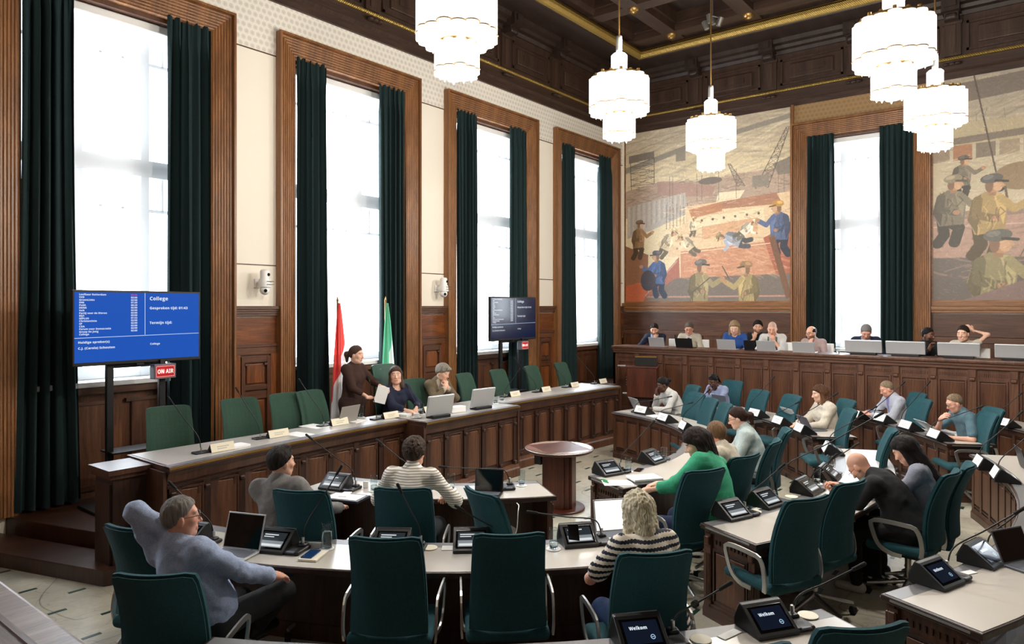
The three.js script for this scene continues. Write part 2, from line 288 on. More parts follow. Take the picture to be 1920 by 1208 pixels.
// panelled dado on the piers of the window wall: reeded rail, plain board, framed door-like panel
function dado(n, z0, z1, where, y0) {
  const d = struct('trim_' + n, 'red-brown panelled oak dado with reeded rail ' + where), w = z0 - z1, zc = (z0 + z1) / 2, X = XL;
  mesh('rail', [bx(X, X + 0.09, 2.36, 2.4, z1, z0), bx(X, X + 0.07, 2.33, 2.355, z1, z0), bx(X, X + 0.06, 2.3, 2.325, z1, z0), bx(X, X + 0.05, 2.27, 2.295, z1, z0)], M.frameDark, d, true);
  mesh('board', [bx(X, X + 0.02, 1.9, 2.25, z1, z0)], M.door, d, true);
  mesh('rail', [bx(X, X + 0.05, 1.86, 1.9, z1, z0), bx(X, X + 0.035, 1.76, 1.855, z1, z0)], M.panel, d, true);
  mesh('backing', [bx(X, X + 0.012, y0, 1.76, z1, z0)], M.panel, d);
  mesh('stile', [bx(X, X + 0.04, y0, 1.76, z0 - 0.1, z0), bx(X, X + 0.04, y0, 1.76, z1, z1 + 0.1)], M.door, d);
  mesh('stile', [bx(X, X + 0.05, y0, 1.74, z0 - 0.16, z0 - 0.11), bx(X, X + 0.05, y0, 1.74, z1 + 0.11, z1 + 0.16)], M.panel, d);
  mesh('cross_rail', [bx(X, X + 0.045, 1.66, 1.74, z1 + 0.16, z0 - 0.16), bx(X, X + 0.045, 1.3, 1.36, z1 + 0.16, z0 - 0.16), bx(X, X + 0.04, 1.18, 1.28, z1 + 0.16, z0 - 0.16), bx(X, X + 0.045, y0, y0 + 0.16, z1 + 0.16, z0 - 0.16)], M.panel, d, true);
  mesh('door_panel', [rbox(0.03, 0.26, w - 0.38, 0.012, X + 0.02, 1.51, zc)], M.door, d);
  mesh('door_panel', [rbox(0.03, 1.0 - y0, w - 0.38, 0.012, X + 0.02, (1.16 + y0 + 0.16) / 2, zc)], M.door, d);
  for (const z of [z0 - 0.18, z1 + 0.18]) mesh('corner_block', [box(0.03, 0.03, 0.05, X + 0.045, 1.635, z)], M.frameDark, d);
}
{
  const names = ['between the first two windows of the window wall', 'beside the window with the larger screen', 'beside the window with the flags', 'beside the window with the smaller screen', 'next to the back corner'];
  for (let i = 0; i < 4; i++) dado(i + 1, WIN_Z[i] - HALF, WIN_Z[i + 1] + HALF, names[i], i === 0 ? 0 : DAIS);
  dado(5, WIN_Z[4] - HALF, ZB, names[4], DAIS);
}
// ---- back wall
{
  const wb = struct('wall_back', 'back wall with oak panelling under two large harbour murals');
  const bw = 1.24, op = bw - FW + 0.02, e = [XL - 0.3, ...BACK_WIN_X.flatMap((x) => [x - op, x + op]), XR + 0.3];
  for (let i = 0; i < e.length; i += 2) mesh('masonry', [bx(e[i], e[i + 1], 0, 6.55, ZB - 0.45, ZB)], M.plaster, wb);
  for (const x of BACK_WIN_X) {
    mesh('masonry', [bx(x - op, x + op, 0, 1.5, ZB - 0.45, ZB - 0.2)], M.plaster, wb); mesh('masonry', [bx(x - op, x + op, 5.84, 6.55, ZB - 0.45, ZB)], M.plaster, wb);
    mesh('carved_frieze', [bx(x - bw + 0.03, x + bw - 0.03, FTOP + 0.02, 6.5, ZB, ZB + 0.05)], std({ color: C('#a98a62'), map: bandTex, roughness: 0.6 }), wb);
    mesh('frieze_frame', [bx(x - bw, x - bw + 0.05, FTOP, 6.52, ZB, ZB + 0.09), bx(x + bw - 0.05, x + bw, FTOP, 6.52, ZB, ZB + 0.09)], M.frame, wb);
  }
  mesh('upper_wall', [bx(XL - 0.3, XR + 0.3, 6.55, 8.6, ZB - 0.45, ZB - 0.05)], M.ceil, wb);
  makeWindow(BACK_WIN_X[0], ZB, 0, bw, 'between the two murals', GAL, true);
  makeWindow(BACK_WIN_X[1], ZB, 0, bw, 'beyond the second mural', GAL, true);
  // panelling below the murals
  const zones = [[XL, BACK_WIN_X[0] - bw, 'below the dockyard mural'], [BACK_WIN_X[0] + bw, BACK_WIN_X[1] - bw, 'below the horse-cart mural'], [BACK_WIN_X[1] + bw, XR, 'beyond the last window']];
  zones.forEach(([x0, x1, where], i) => {
    const d = struct('trim_' + (6 + i), 'long oak wall panelling with moulded rail ' + where), Z = ZB;
    mesh('rail', [bx(x0, x1, 2.4, 2.47, Z, Z + 0.05), bx(x0, x1, 2.33, 2.395, Z, Z + 0.09), bx(x0, x1, 2.28, 2.325, Z, Z + 0.06)], M.frame, d, true);
    mesh('board', [bx(x0, x1, 1.9, 2.26, Z, Z + 0.02)], M.gallery, d, true);
    mesh('rail', [bx(x0, x1, 1.85, 1.9, Z, Z + 0.05), bx(x0, x1, 1.74, 1.84, Z, Z + 0.03)], M.gallery, d, true);
    mesh('backing', [bx(x0, x1, GAL, 1.74, Z, Z + 0.012)], M.gallery, d);
    const n = Math.round((x1 - x0) / 0.66), s = (x1 - x0) / n;
    for (let k = 0; k < n; k++) { mesh('wall_panel', [rbox(s - 0.2, 0.78, 0.03, 0.012, x0 + s * (k + 0.5), 1.28, Z + 0.02)], M.panel, d); mesh('stile', [bx(x0 + s * k - 0.04, x0 + s * k + 0.04, GAL, 1.74, Z, Z + 0.035)], M.gallery, d); }
  });
  mesh('corner_strip', [bx(XL, XL + 0.07, 2.47, 6.4, ZB, ZB + 0.03)], M.plaster, wb);
}
// ---- plain walls behind and beside the camera
{
  const wr = struct('wall_right', 'cream plastered wall opposite the windows'); mesh('plaster', [bx(XR, XR + 0.3, 4.2, 8.6, ZB - 0.3, ZN + 0.3)], M.plaster, wr); mesh('panelling', [bx(XR, XR + 0.3, 0, 4.2, ZB - 0.3, ZN + 0.3)], M.panel, wr);
  const wn = struct('wall_near', 'plastered wall of the near gallery'); mesh('plaster', [bx(XL - 0.4, XR + 0.3, 4.2, 8.6, ZN, ZN + 0.3)], M.plaster, wn); mesh('panelling', [bx(XL - 0.4, XR + 0.3, 0, 4.2, ZN, ZN + 0.3)], M.panel, wn);
}
// ---- cornice and coffered ceiling
{
  const c = struct('ceiling', 'dark coffered timber ceiling with gilded mouldings and bracketed frieze');
  const path = [[XL, ZN], [XL, ZB], [XR, ZB], [XR, ZN]];
  mesh('fascia', [sweep(path, [[-0.06, 6.5], [0.05, 6.5], [0.05, 6.62], [0.1, 6.66], [0.1, 6.82], [-0.06, 6.82]])], M.ceilPanel, c, true);
  mesh('gilded_bead', [sweep(path, [[0, 6.83], [0.11, 6.83], [0.13, 6.85], [0.11, 6.88], [0, 6.88]])], M.gold, c);
  mesh('frieze', [sweep(path, [[-0.06, 6.88], [0.06, 6.88], [0.06, 7.6], [-0.06, 7.6]])], M.ceilPanel, c);
  mesh('cornice', [sweep(path, [[-0.06, 7.6], [0.1, 7.6], [0.14, 7.66], [0.22, 7.68], [0.24, 7.74], [0.34, 7.76], [0.36, 7.84], [0.92, 7.86], [0.94, 7.9], [0.98, 7.9], [0.98, 8.12], [-0.06, 8.12]])], M.ceil, c);
  mesh('gilded_bead', [sweep(path, [[0.93, 7.88], [1.0, 7.88], [1.05, 7.93], [1.05, 7.99], [0.96, 8.0]])], M.gold, c);
  mesh('gilded_bead', [sweep(path, [[0.97, 8.02], [1.035, 8.02], [1.035, 8.035], [0.97, 8.035]])], M.goldFlat, c);
  const S = 1.62, spots = [];
  for (let k = -5; k <= 5; k++) spots.push([k * S, ZB + 0.06, 0]);
  for (let k = -4; k <= 4; k++) { const z = AXIS - 0.05 + k * S; if (z > ZB + 0.4 && z < ZN - 0.3) { spots.push([XL + 0.06, z, Math.PI / 2]); spots.push([XR - 0.06, z, -Math.PI / 2]); } }
  const pil = merge([bx(-0.13, 0.13, 6.9, 7.5, 0, 0.05), bx(-0.05, 0.05, 6.95, 7.45, 0.05, 0.065), bx(-0.15, 0.15, 7.46, 7.52, 0, 0.07)]);
  const con = merge([bx(-0.14, 0.14, 7.62, 7.85, 0, 0.36), bx(-0.11, 0.11, 7.5, 7.64, 0, 0.24), bx(-0.09, 0.09, 7.68, 7.8, 0.36, 0.4), rbox(0.2, 0.12, 0.12, 0.05, 0, 7.56, 0.2)]);
  const rosette = merge([lathe([[0.001, 0], [0.05, 0], [0.06, 0.03], [0.001, 0.05]], 10).translate(-0.09, 6.72, 0.1), lathe([[0.001, 0], [0.05, 0], [0.06, 0.03], [0.001, 0.05]], 10).translate(0, 6.72, 0.1), lathe([[0.001, 0], [0.05, 0], [0.06, 0.03], [0.001, 0.05]], 10).translate(0.09, 6.72, 0.1)]);
  const field = merge([bx(-0.6, 0.6, 6.96, 7.0, 0, 0.04), bx(-0.6, 0.6, 7.44, 7.48, 0, 0.04), bx(-0.6, -0.56, 6.96, 7.48, 0, 0.04), bx(0.56, 0.6, 6.96, 7.48, 0, 0.04), rbox(0.86, 0.3, 0.05, 0.02, 0, 7.22, 0.015), bx(-0.26, 0.26, 7.17, 7.27, 0.03, 0.055)]);
  for (const [x, z, t] of spots) {
    for (const [nm, g] of [['pilaster', pil], ['console', con], ['drop_ornament', rosette]]) { const m = mesh(nm, g, nm === 'console' ? M.ceil : M.ceilPanel, c); m.position.set(x, 0, z); m.rotation.y = t; }
    const f = mesh('frieze_panel', field, M.ceilPanel, c); f.position.set(x + (t ? 0 : S / 2), 0, z + (t ? -S / 2 : 0)); f.rotation.y = t;
  }
  mesh('ceiling_board', [bx(XL - 0.4, XR + 0.4, 8.42, 8.6, ZB - 0.4, ZN + 0.4)], M.ceil, c);
  const bw = 0.15;
  for (let k = -4; k <= 4; k++) { mesh('beam', [bx(k * S - bw, k * S + bw, 8.06, 8.44, ZB + 0.9, ZN - 0.9), bx(k * S - bw - 0.06, k * S + bw + 0.06, 8.2, 8.44, ZB + 0.9, ZN - 0.9)], M.ceilPanel, c); }
  for (let k = -4; k <= 4; k++) { const z = AXIS - 0.05 + k * S; mesh('beam', [bx(XL + 0.9, XR - 0.9, 8.062, 8.44, z - bw, z + bw), bx(XL + 0.9, XR - 0.9, 8.2, 8.44, z - bw - 0.06, z + bw + 0.06)], M.ceilPanel, c, true); }
  const cup = boxUV(clean(lathe([[0.02, 0.06], [0.1, 0.05], [0.12, 0.02], [0.1, -0.02], [0.075, -0.05], [0.065, -0.05], [0.07, -0.01], [0.02, 0.01]], 14)));
  for (let i = -4; i <= 4; i++) for (let k = -4; k <= 4; k++) { const m = mesh('rosette_cup', cup, M.brass, c); m.position.set(i * S, 8.05, AXIS - 0.05 + k * S); }
  mesh('frame_moulding', [sweep([[XL + 1, ZN - 1], [XL + 1, ZB + 1], [XR - 1, ZB + 1], [XR - 1, ZN - 1]], [[0, 8.1], [0.12, 8.1], [0.16, 8.2], [0.2, 8.44], [0, 8.44]])], M.ceilPanel, c);
}
// ---- galleries at both ends: raised floor and panelled front
{
  const g = struct('floor_gallery', 'raised gallery floor along the back wall'); mesh('deck', [bx(XL, XR, 0, GAL, ZB, -13.0)], M.daisFloor, g);
  const h = struct('floor_near_gallery', 'raised gallery floor on the near side of the room'); mesh('deck', [bx(XL, XR, 0, GAL, -0.5, ZN)], M.daisFloor, h);
}
function galleryFront(name, label, z, s, x0, x1) {                      // s = +1 faces +z
  const t = thing(name, label, 'gallery desk', [0, 0, 0], 0), f = z, b = z - s * 0.55, H = 1.57;
  mesh('top', [slab([[x0, f + s * 0.09], [x1, f + s * 0.09], [x1, b], [x0, b]].map((p) => p), H - 0.05, H, 0.012)], name.includes('parapet') ? M.parapetTop : M.gallery, t);
  mesh('moulding', [bx(x0 + 0.02, x1 - 0.02, H - 0.09, H - 0.05, f, f + s * 0.065), bx(x0 + 0.02, x1 - 0.02, H - 0.14, H - 0.095, f, f + s * 0.04)], M.gallery, t, true);
  mesh('front', [bx(x0, x1, 0, H - 0.05, f - s * 0.04, f)], M.gallery, t);
  mesh('end', [bx(x0, x0 + 0.05, GAL, H - 0.05, b + s * 0.05, f)], M.gallery, t);
  mesh('plinth', [bx(x0 - 0.01, x1, 0, 0.22, f, f + s * 0.05)], M.desk, t, true);
  const P = 0.525, n = Math.floor((x1 - x0) / P);
  const pan = merge([rbox(P - 0.2, 0.88, 0.02, 0.008, 0, 0.78, 0.004)]), fr = merge([bx(-P / 2 + 0.075, P / 2 - 0.075, 1.24, 1.262, 0, 0.022), bx(-P / 2 + 0.075, P / 2 - 0.075, 0.29, 0.312, 0, 0.022), bx(-P / 2 + 0.075, -P / 2 + 0.095, 0.3, 1.25, 0, 0.022), bx(P / 2 - 0.095, P / 2 - 0.075, 0.3, 1.25, 0, 0.022)]);
  const pi = merge([bx(-0.055, 0.055, 0.22, 1.42, 0, 0.03), bx(-0.045, 0.045, 1.3, 1.42, 0.03, 0.05), rbox(0.08, 0.05, 0.05, 0.015, 0, 1.27, 0.035)]);
  const dent = merge([...Array(14).keys()].map((k) => box(0.012, 0.045, 0.012, -P / 2 + 0.09 + k * (P - 0.18) / 13, 1.34, 0.006)));
  for (let k = 0; k < n; k++) {
    const xc = x0 + 0.05 + P * (k + 0.5);
    for (const [nm, gg, m] of [['front_panel', pan, M.deskPanel], ['panel_frame', fr, M.gallery], ['reeded_strip', dent, M.gallery]]) { const q = mesh(nm, gg, m, t); q.position.set(xc, 0, f); if (s < 0) q.rotation.y = Math.PI; }
    const q = mesh('pilaster', pi, M.gallery, t); q.position.set(xc + P / 2, 0, f); if (s < 0) q.rotation.y = Math.PI;
  }
  return t;
}
galleryFront('gallery_desk', 'long panelled oak gallery desk below the murals', -12.9, 1, -7.5, 4.0);
{
  const t = galleryFront('parapet_desk', 'pale topped oak parapet desk of the near gallery', -0.614, -1, -7.6, 4.0), z0 = -0.704;
  mesh('pale_surface', [bx(-7.58, 3.98, 1.56, 1.574, z0 + 0.15, -0.08)], M.top, t); mesh('edge_moulding', [bx(-7.58, 3.98, 1.56, 1.578, z0 + 0.085, z0 + 0.1), bx(-7.58, 3.98, 1.56, 1.582, z0 + 0.112, z0 + 0.145)], M.frameDark, t, true);
}
// ---------------------------------------------------------------- pixel helpers: a pixel gives a direction, the height or depth comes from what the thing stands on
const cosY = Math.cos(YAW), sinY = Math.sin(YAW);
const atDepth = (px, py, D) => { const lat = (px - 960) * D / FOCAL; return V(lat * cosY - D * sinY, EYE - (py - 574) * D / FOCAL, -lat * sinY - D * cosY); };
const atHeight = (px, py, h) => atDepth(px, py, FOCAL * (EYE - h) / (py - 574));
const depthOf = (p) => -p.x * sinY - p.z * cosY;
const CX = -6.15, CZ = AXIS, polar = (r, a) => [CX + r * Math.cos(deg(a)), CZ + r * Math.sin(deg(a))];
const faceIn = (a) => Math.atan2(-Math.cos(deg(a)), -Math.sin(deg(a))), faceOut = (a) => Math.atan2(Math.cos(deg(a)), Math.sin(deg(a)));
const angleOf = (x, z) => Math.atan2(z - CZ, x - CX) * 180 / Math.PI;

// ---------------------------------------------------------------- chandeliers
{
  const tubeG = boxUV(clean(new THREE.CylinderGeometry(0.062, 0.062, 0.38, 10, 1, true))), tubeS = boxUV(clean(new THREE.CylinderGeometry(0.05, 0.05, 0.25, 10, 1, true)));
  const rimG = boxUV(clean(new THREE.TorusGeometry(0.064, 0.005, 5, 14).rotateX(Math.PI / 2))), rimS = boxUV(clean(new THREE.TorusGeometry(0.052, 0.0042, 5, 12).rotateX(Math.PI / 2)));
  const drip = boxUV(clean(lathe([[0.001, -0.035], [0.008, -0.02], [0.012, 0], [0.001, 0.004]], 7))), peg = boxUV(clean(cyl(0.018, 0.018, 0.055, 0, 0, 0, 8)));
  const make = () => {
    const t = thing('chandelier', '', 'chandelier', [0, 4.26, 0], 0, 'glass tube chandeliers');
    mesh('rod', [cyl(0.01, 0.01, 2.64, 0, 2.48, 0, 8)], M.brass, t);
    mesh('housing', [lathe([[0.001, 1.0], [0.034, 1.0], [0.036, 1.02], [0.036, 1.14], [0.034, 1.15], [0.034, 1.18], [0.001, 1.18]], 16)], M.alu, t);
    mesh('canopy', [lathe([[0.3, 0.72], [0.305, 0.7], [0.3, 0.69], [0.1, 0.69], [0.001, 0.7]], 24), lathe([[0.17, 0.3], [0.18, 0.29], [0.17, 0.28], [0.001, 0.28]], 20)], M.brass, t);
    mesh('top_shade', [lathe([[0.001, 0.98], [0.07, 0.98], [0.09, 0.96], [0.09, 0.7], [0.085, 0.7]], 22)], M.lampGlass, t);
    mesh('inner_diffuser', [lathe([[0.001, 0.05], [0.12, 0.06], [0.13, 0.1], [0.13, 0.3], [0.22, 0.33], [0.24, 0.36], [0.24, 0.68], [0.001, 0.69]], 24)], M.lampGlass, t);
    for (let k = 0; k < 16; k++) {
      const a = k * Math.PI / 8, x = 0.275 * Math.cos(a), z = 0.275 * Math.sin(a), y = 0.5 + (k % 2 ? 0.012 : 0);
      const q = mesh('glass_tube', tubeG, M.lampGlass, t); q.position.set(x, y, z);
      const r = mesh('rim', rimG, M.brass, q); r.position.y = -0.13; const p = mesh('peg', peg, M.brass, q); p.position.y = 0.21; const d = mesh('drop', drip, M.lampGlass, q); d.position.y = -0.19;
    }
    for (let k = 0; k < 10; k++) { const a = k * Math.PI / 5, q = mesh('glass_tube', tubeS, M.lampGlass, t); q.position.set(0.138 * Math.cos(a), 0.16 + (k % 2 ? 0.01 : 0), 0.138 * Math.sin(a)); const r = mesh('rim', rimS, M.brass, q); r.position.y = -0.09; const d = mesh('drop', drip, M.lampGlass, q); d.position.y = -0.125; }
    mesh('bead_cup', [lathe([[0.001, -0.005], [0.05, 0], [0.06, 0.03], [0.055, 0.05], [0.001, 0.05]], 16)], M.alu, t);
    return t;
  };
  const first = make(); first.position.set(-3.93, 4.26, -4.23); first.userData.label = 'glowing two-tier glass chandelier over the side desk of the grey-suited man';
  const more = [[-3.96, -6.94, 'glowing two-tier glass chandelier above the round table'], [-3.86, -9.29, 'glowing two-tier glass chandelier hanging in front of the dockyard mural'], [-1.23, -7.09, 'glowing two-tier glass chandelier with a brass canopy over the middle desks'], [-1.25, -9.78, 'glowing two-tier glass chandelier beside the horse-cart mural']];
  const all = [first]; for (const [x, z, l] of more) all.push(copyOf(first, [x, 4.26, z], 0.2 * all.length, l));
  for (const c of all) for (const [dy, I] of [[-0.12, 11], [1.05, 3.2]]) { const p = new THREE.PointLight(new THREE.Color().setRGB(1, 0.94, 0.86), I, 0, 2); p.position.set(c.position.x + (dy > 0 ? 0.2 : 0), c.position.y + dy, c.position.z); p.castShadow = true; p.shadow.radius = 6; p.name = 'chandelier_light'; scene.add(p); }
}

// ---------------------------------------------------------------- curved council desks
const SURF = 0.72, DESK_H = 0.722;
function arcPts(r, a0, a1, step = 3) { const n = Math.max(2, Math.ceil(Math.abs(a1 - a0) / step)); return [...Array(n + 1).keys()].map((k) => polar(r, a0 + (a1 - a0) * k / n)); }
function ring(r0, r1, a0, a1, i0 = 0, i1 = 0) {                          // outline of an arc-shaped board, i0/i1 degrees inset at the ends
  return [...arcPts(r0, a0 + i0, a1 - i1), ...arcPts(r1, a0 + i0, a1 - i1).reverse()];
}
function arcDesk(label, r, a0, a1, depth = 0.57) {
  const t = thing('curved_desk', label, 'desk'), mid = (a0 + a1) / 2, ins = (m) => m / (r + depth / 2) * 180 / Math.PI;
  mesh('desktop', [slab(ring(r, r + depth, a0, a1), 0.675, 0.716, 0.006)], M.deskDark, t);
  mesh('writing_surface', [slab(ring(r + 0.115, r + depth - 0.012, a0, a1, ins(0.02), ins(0.02)), 0.7, SURF, 0.001)], M.top, t);
  mesh('device_strip', [slab(ring(r + 0.014, r + 0.114, a0, a1, ins(0.02), ins(0.02)), 0.7, SURF - 0.0005, 0.001)], M.topDark, t);
  mesh('edge_trim', [sweep(arcPts(r, a0, a1), [[-0.004, 0.692], [0.004, 0.692], [0.004, 0.702], [-0.004, 0.702]])], M.alu, t);
  for (const a of [a0, a1]) { const [x, z] = polar(r + depth / 2, a), s = a === a0 ? -1 : 1; mesh('edge_trim', [box(0.006, 0.012, depth - 0.12, 0, 0, 0).rotateY(faceOut(a)).translate(x - s * 0.002 * Math.sin(deg(a)), 0.698, z + s * 0.002 * Math.cos(deg(a)))], M.alu, t); }
  mesh('apron', [sweep(arcPts(r + 0.035, a0 + ins(0.03), a1 - ins(0.03)), [[-0.03, 0.1], [0, 0.1], [0, 0.6], [0.012, 0.62], [0.02, 0.675], [-0.03, 0.675]])], M.desk, t);
  mesh('plinth', [sweep(arcPts(r + 0.035, a0 + ins(0.02), a1 - ins(0.02)), [[-0.04, 0], [0.03, 0], [0.03, 0.07], [0.02, 0.085], [0.012, 0.12], [-0.04, 0.12]])], M.desk, t);
  const span = (a1 - a0) * Math.PI / 180 * r, n = Math.max(2, Math.round(span / 0.27)), w = span / n;
  const pan = boxUV(rbox(w - 0.085, 0.4, 0.018, 0.006, 0, 0.37, 0.004)), sti = boxUV(clean(bx(-0.028, 0.028, 0.12, 0.62, 0, 0.018)));
  const fr = merge([bx(-w / 2 + 0.03, w / 2 - 0.03, 0.585, 0.605, 0, 0.014), bx(-w / 2 + 0.03, w / 2 - 0.03, 0.135, 0.155, 0, 0.014)]);
  for (let k = 0; k <= n; k++) {
    const ang = a0 + (a1 - a0) * k / n, put = (nm, g, m, q) => { const [x, z] = polar(r + 0.035, q), o = mesh(nm, g, m, t); o.position.set(x, 0, z); o.rotation.y = faceIn(q); };
    put('stile', sti, M.desk, Math.min(a1 - ins(0.05), Math.max(a0 + ins(0.05), ang)));
    if (k < n) { const q = a0 + (a1 - a0) * (k + 0.5) / n; put('front_panel', pan, M.deskPanel, q); put('panel_moulding', fr, M.deskDark, q); }
  }
  for (const [a, s] of [[a0, 1], [a1, -1]]) {                            // closed end with framed panel and two pilasters
    const q = a + s * ins(0.04), [x, z] = polar(r + depth / 2, q), e = new THREE.Group(); e.name = 'end_panel'; e.position.set(x, 0, z); e.rotation.y = Math.atan2(s * Math.sin(deg(q)), -s * Math.cos(deg(q))); t.add(e); // local +z outward from the end
    const L = depth / 2 - 0.035;
    mesh('board', [bx(-L, L, 0.1, 0.675, -0.03, 0)], M.desk, e); mesh('foot', [bx(-L - 0.012, L + 0.012, 0, 0.09, -0.035, 0.02), bx(-L - 0.006, L + 0.006, 0.09, 0.115, -0.035, 0.012)], M.desk, e, true);
    mesh('field', [rbox(2 * L - 0.21, 0.36, 0.016, 0.006, 0, 0.34, 0.004)], M.deskPanel, e);
    mesh('field_moulding', [bx(-L + 0.075, L - 0.075, 0.53, 0.548, 0, 0.014), bx(-L + 0.075, -L + 0.09, 0.15, 0.54, 0, 0.014), bx(L - 0.09, L - 0.075, 0.15, 0.54, 0, 0.014), ...[...Array(9).keys()].map((k) => box(0.01, 0.035, 0.01, -L + 0.1 + k * (2 * L - 0.2) / 8, 0.6, 0.004))], M.deskDark, e);
    for (const u of [-1, 1]) { mesh('pilaster', [bx(u * (L - 0.03) - 0.028, u * (L - 0.03) + 0.028, 0.115, 0.65, 0, 0.02), ...[-1, 0, 1].map((k) => box(0.008, 0.36, 0.008, u * (L - 0.03) + k * 0.016, 0.32, 0.022)), rbox(0.05, 0.07, 0.03, 0.012, u * (L - 0.03), 0.6, 0.022)], M.desk, e); }
  }
  return t;
}
const rows = [2.65, 4.32, 5.83, 7.35];
arcDesk('inner curved desk with the grey-suited and stripe-shirted men', rows[0], 36, 79);
arcDesk('inner curved desk in the middle where the woman in green sits', rows[0], -24, 24);
arcDesk('inner curved desk with three name cards beside the lectern', rows[0] + 0.1, -80, -40);
arcDesk('second-row curved desk in front of two empty chairs and the black laptop', rows[1], 35.5, 79);
arcDesk('second-row curved desk in the middle with the bald man', rows[1], -25, 25);
arcDesk('second-row curved desk with the woman in the cream blouse', rows[1] + 0.02, -78, -34.5);
arcDesk('third-row curved desk by the parapet with a lit welcome screen', rows[2], 29.5, 62);
arcDesk('third-row curved desk in the middle with an unoccupied welcome screen', rows[2], -25.2, 24.8);
arcDesk('third-row curved desk with two men in light blue', rows[2], -56, -31);
arcDesk('outermost curved desk below the gallery desk end', rows[3], -45.5, -34);

// ---------------------------------------------------------------- swivel chairs
function backShell(w0, w1, y0, y1, bow, th, off) {                      // curved upholstered back, local +z front
  const nu = 10, nv = 12, P = [], idx = [];
  const pt = (u, v, s) => { const t = v, w = (w0 + (w1 - w0) * t) * (t > 0.94 ? 1 - (t - 0.94) * 0.5 : 1), y = y0 + (y1 - y0) * t; const z = -0.06 - 0.115 * t + 0.05 * Math.sin(t * Math.PI) * bow + (1 - Math.cos(u * 1.1)) * 0.1; return [u * w / 2, y - (Math.abs(u) > 0.86 && t > 0.96 ? 0.012 : 0), z + off + s * th / 2 * (Math.abs(u) > 0.97 || t > 0.99 || t < 0.01 ? 0.55 : 1)]; };
  for (const s of [1, -1]) for (let j = 0; j <= nv; j++) for (let i = 0; i <= nu; i++) P.push(...pt(i / nu * 2 - 1, j / nv, s));
  const W = nu + 1, N = W * (nv + 1), q = (a, b, c, d) => idx.push(a, b, c, b, d, c);
  for (let j = 0; j < nv; j++) for (let i = 0; i < nu; i++) { const a = j * W + i; q(a, a + 1, a + W, a + W + 1); q(N + a + 1, N + a, N + a + W + 1, N + a + W); }
  const rim = (a, b) => { q(a, N + a, b, N + b); };
  for (let i = 0; i < nu; i++) { rim(i + 1, i); rim(nv * W + i, nv * W + i + 1); } for (let j = 0; j < nv; j++) { rim(j * W, (j + 1) * W); rim((j + 1) * W + nu, j * W + nu); }
  const g = new THREE.BufferGeometry(); g.setAttribute('position', new THREE.Float32BufferAttribute(P, 3)); g.setIndex(idx); const h = g.toNonIndexed(); h.computeVertexNormals(); return boxUV(h);
}
function ribbon(pts, w, th) {                                           // flat metal band along a path in the local yz plane, at x
  const c = new THREE.CatmullRomCurve3(pts.map((p) => V(...p)), false, 'centripetal'), s = new THREE.Shape([[-w / 2, -th / 2], [w / 2, -th / 2], [w / 2, th / 2], [-w / 2, th / 2]].map((p) => new THREE.Vector2(p[1], p[0])));
  return new THREE.ExtrudeGeometry(s, { steps: 28, extrudePath: c, bevelEnabled: false });
}
function makeChair(kind) {
  const front = kind === 'dais' ? M.green : kind === 'crest' ? M.crestGreen : M.teal, rear = front;
  const t = thing('swivel_chair', '', 'chair');
  const tall = kind === 'crest', hi = tall ? 1.34 : 1.1;
  mesh('backrest', backShell(0.46, 0.42, 0.5, hi, 1, 0.04, -0.17), front, t);
  mesh('back_panel', backShell(0.445, 0.405, 0.51, hi - 0.012, 1, 0.012, -0.194), rear, t);
  mesh('seat', [rbox(0.5, 0.075, 0.48, 0.035, 0, 0.455, 0.02, 3)], front, t);
  mesh('underseat', [rbox(0.26, 0.05, 0.26, 0.01, 0, 0.395, 0)], M.black, t);
  for (const s of [-1, 1]) mesh('armrest', [ribbon([[s * 0.27, 0.44, -0.16], [s * 0.275, 0.5, -0.17], [s * 0.275, 0.62, -0.15], [s * 0.275, 0.665, -0.12], [s * 0.275, 0.675, -0.05], [s * 0.275, 0.675, 0.16], [s * 0.275, 0.66, 0.2], [s * 0.275, 0.6, 0.19], [s * 0.27, 0.48, 0.14], [s * 0.265, 0.43, 0.06], [s * 0.25, 0.42, -0.02]], 0.032, 0.012)], M.alu, t);
  mesh('column', [cyl(0.025, 0.025, 0.22, 0, 0.29, 0, 12), cyl(0.017, 0.017, 0.12, 0, 0.36, 0, 12)], M.alu, t);
  for (let k = 0; k < 5; k++) {
    const a = k * Math.PI * 2 / 5 + 0.3, l = mesh('base_leg', [bar([0, 0.15, 0], [0.3 * Math.sin(a), 0.085, 0.3 * Math.cos(a)], 0.022, 6, 0.014)], M.alu, t);
    mesh('caster', [cyl(0.028, 0.028, 0.04, 0, 0, 0, 12).rotateZ(Math.PI / 2).rotateY(a + 0.7).translate(0.3 * Math.sin(a), 0.03, 0.3 * Math.cos(a))], M.rubber, l);
  }
  return t;
}
const chairProto = { council: null, dais: null };
function chair(kind, x, y, z, turn, label, group) {
  if (!chairProto[kind]) { const c = chairProto[kind] = makeChair(kind); c.position.set(x, y, z); c.rotation.y = turn; c.userData.label = label; if (group) c.userData.group = group; else delete c.userData.group; return c; }
  const c = copyOf(chairProto[kind], [x, y, z], turn, label); if (group) c.userData.group = group; else delete c.userData.group; return c;
}
// council chairs from the pixel of the top of each back (1.1 m above the floor); the seat centre lies in front of it
function councilChair(px, py, face, label, group) {
  const p = atHeight(px, py, 1.1), f = deg(face);                        // face: direction (degrees from +x towards +z) the sitter looks
  return chair('council', p.x + 0.28 * Math.cos(f), 0, p.z + 0.28 * Math.sin(f), Math.atan2(Math.cos(f), Math.sin(f)), label, group);
}
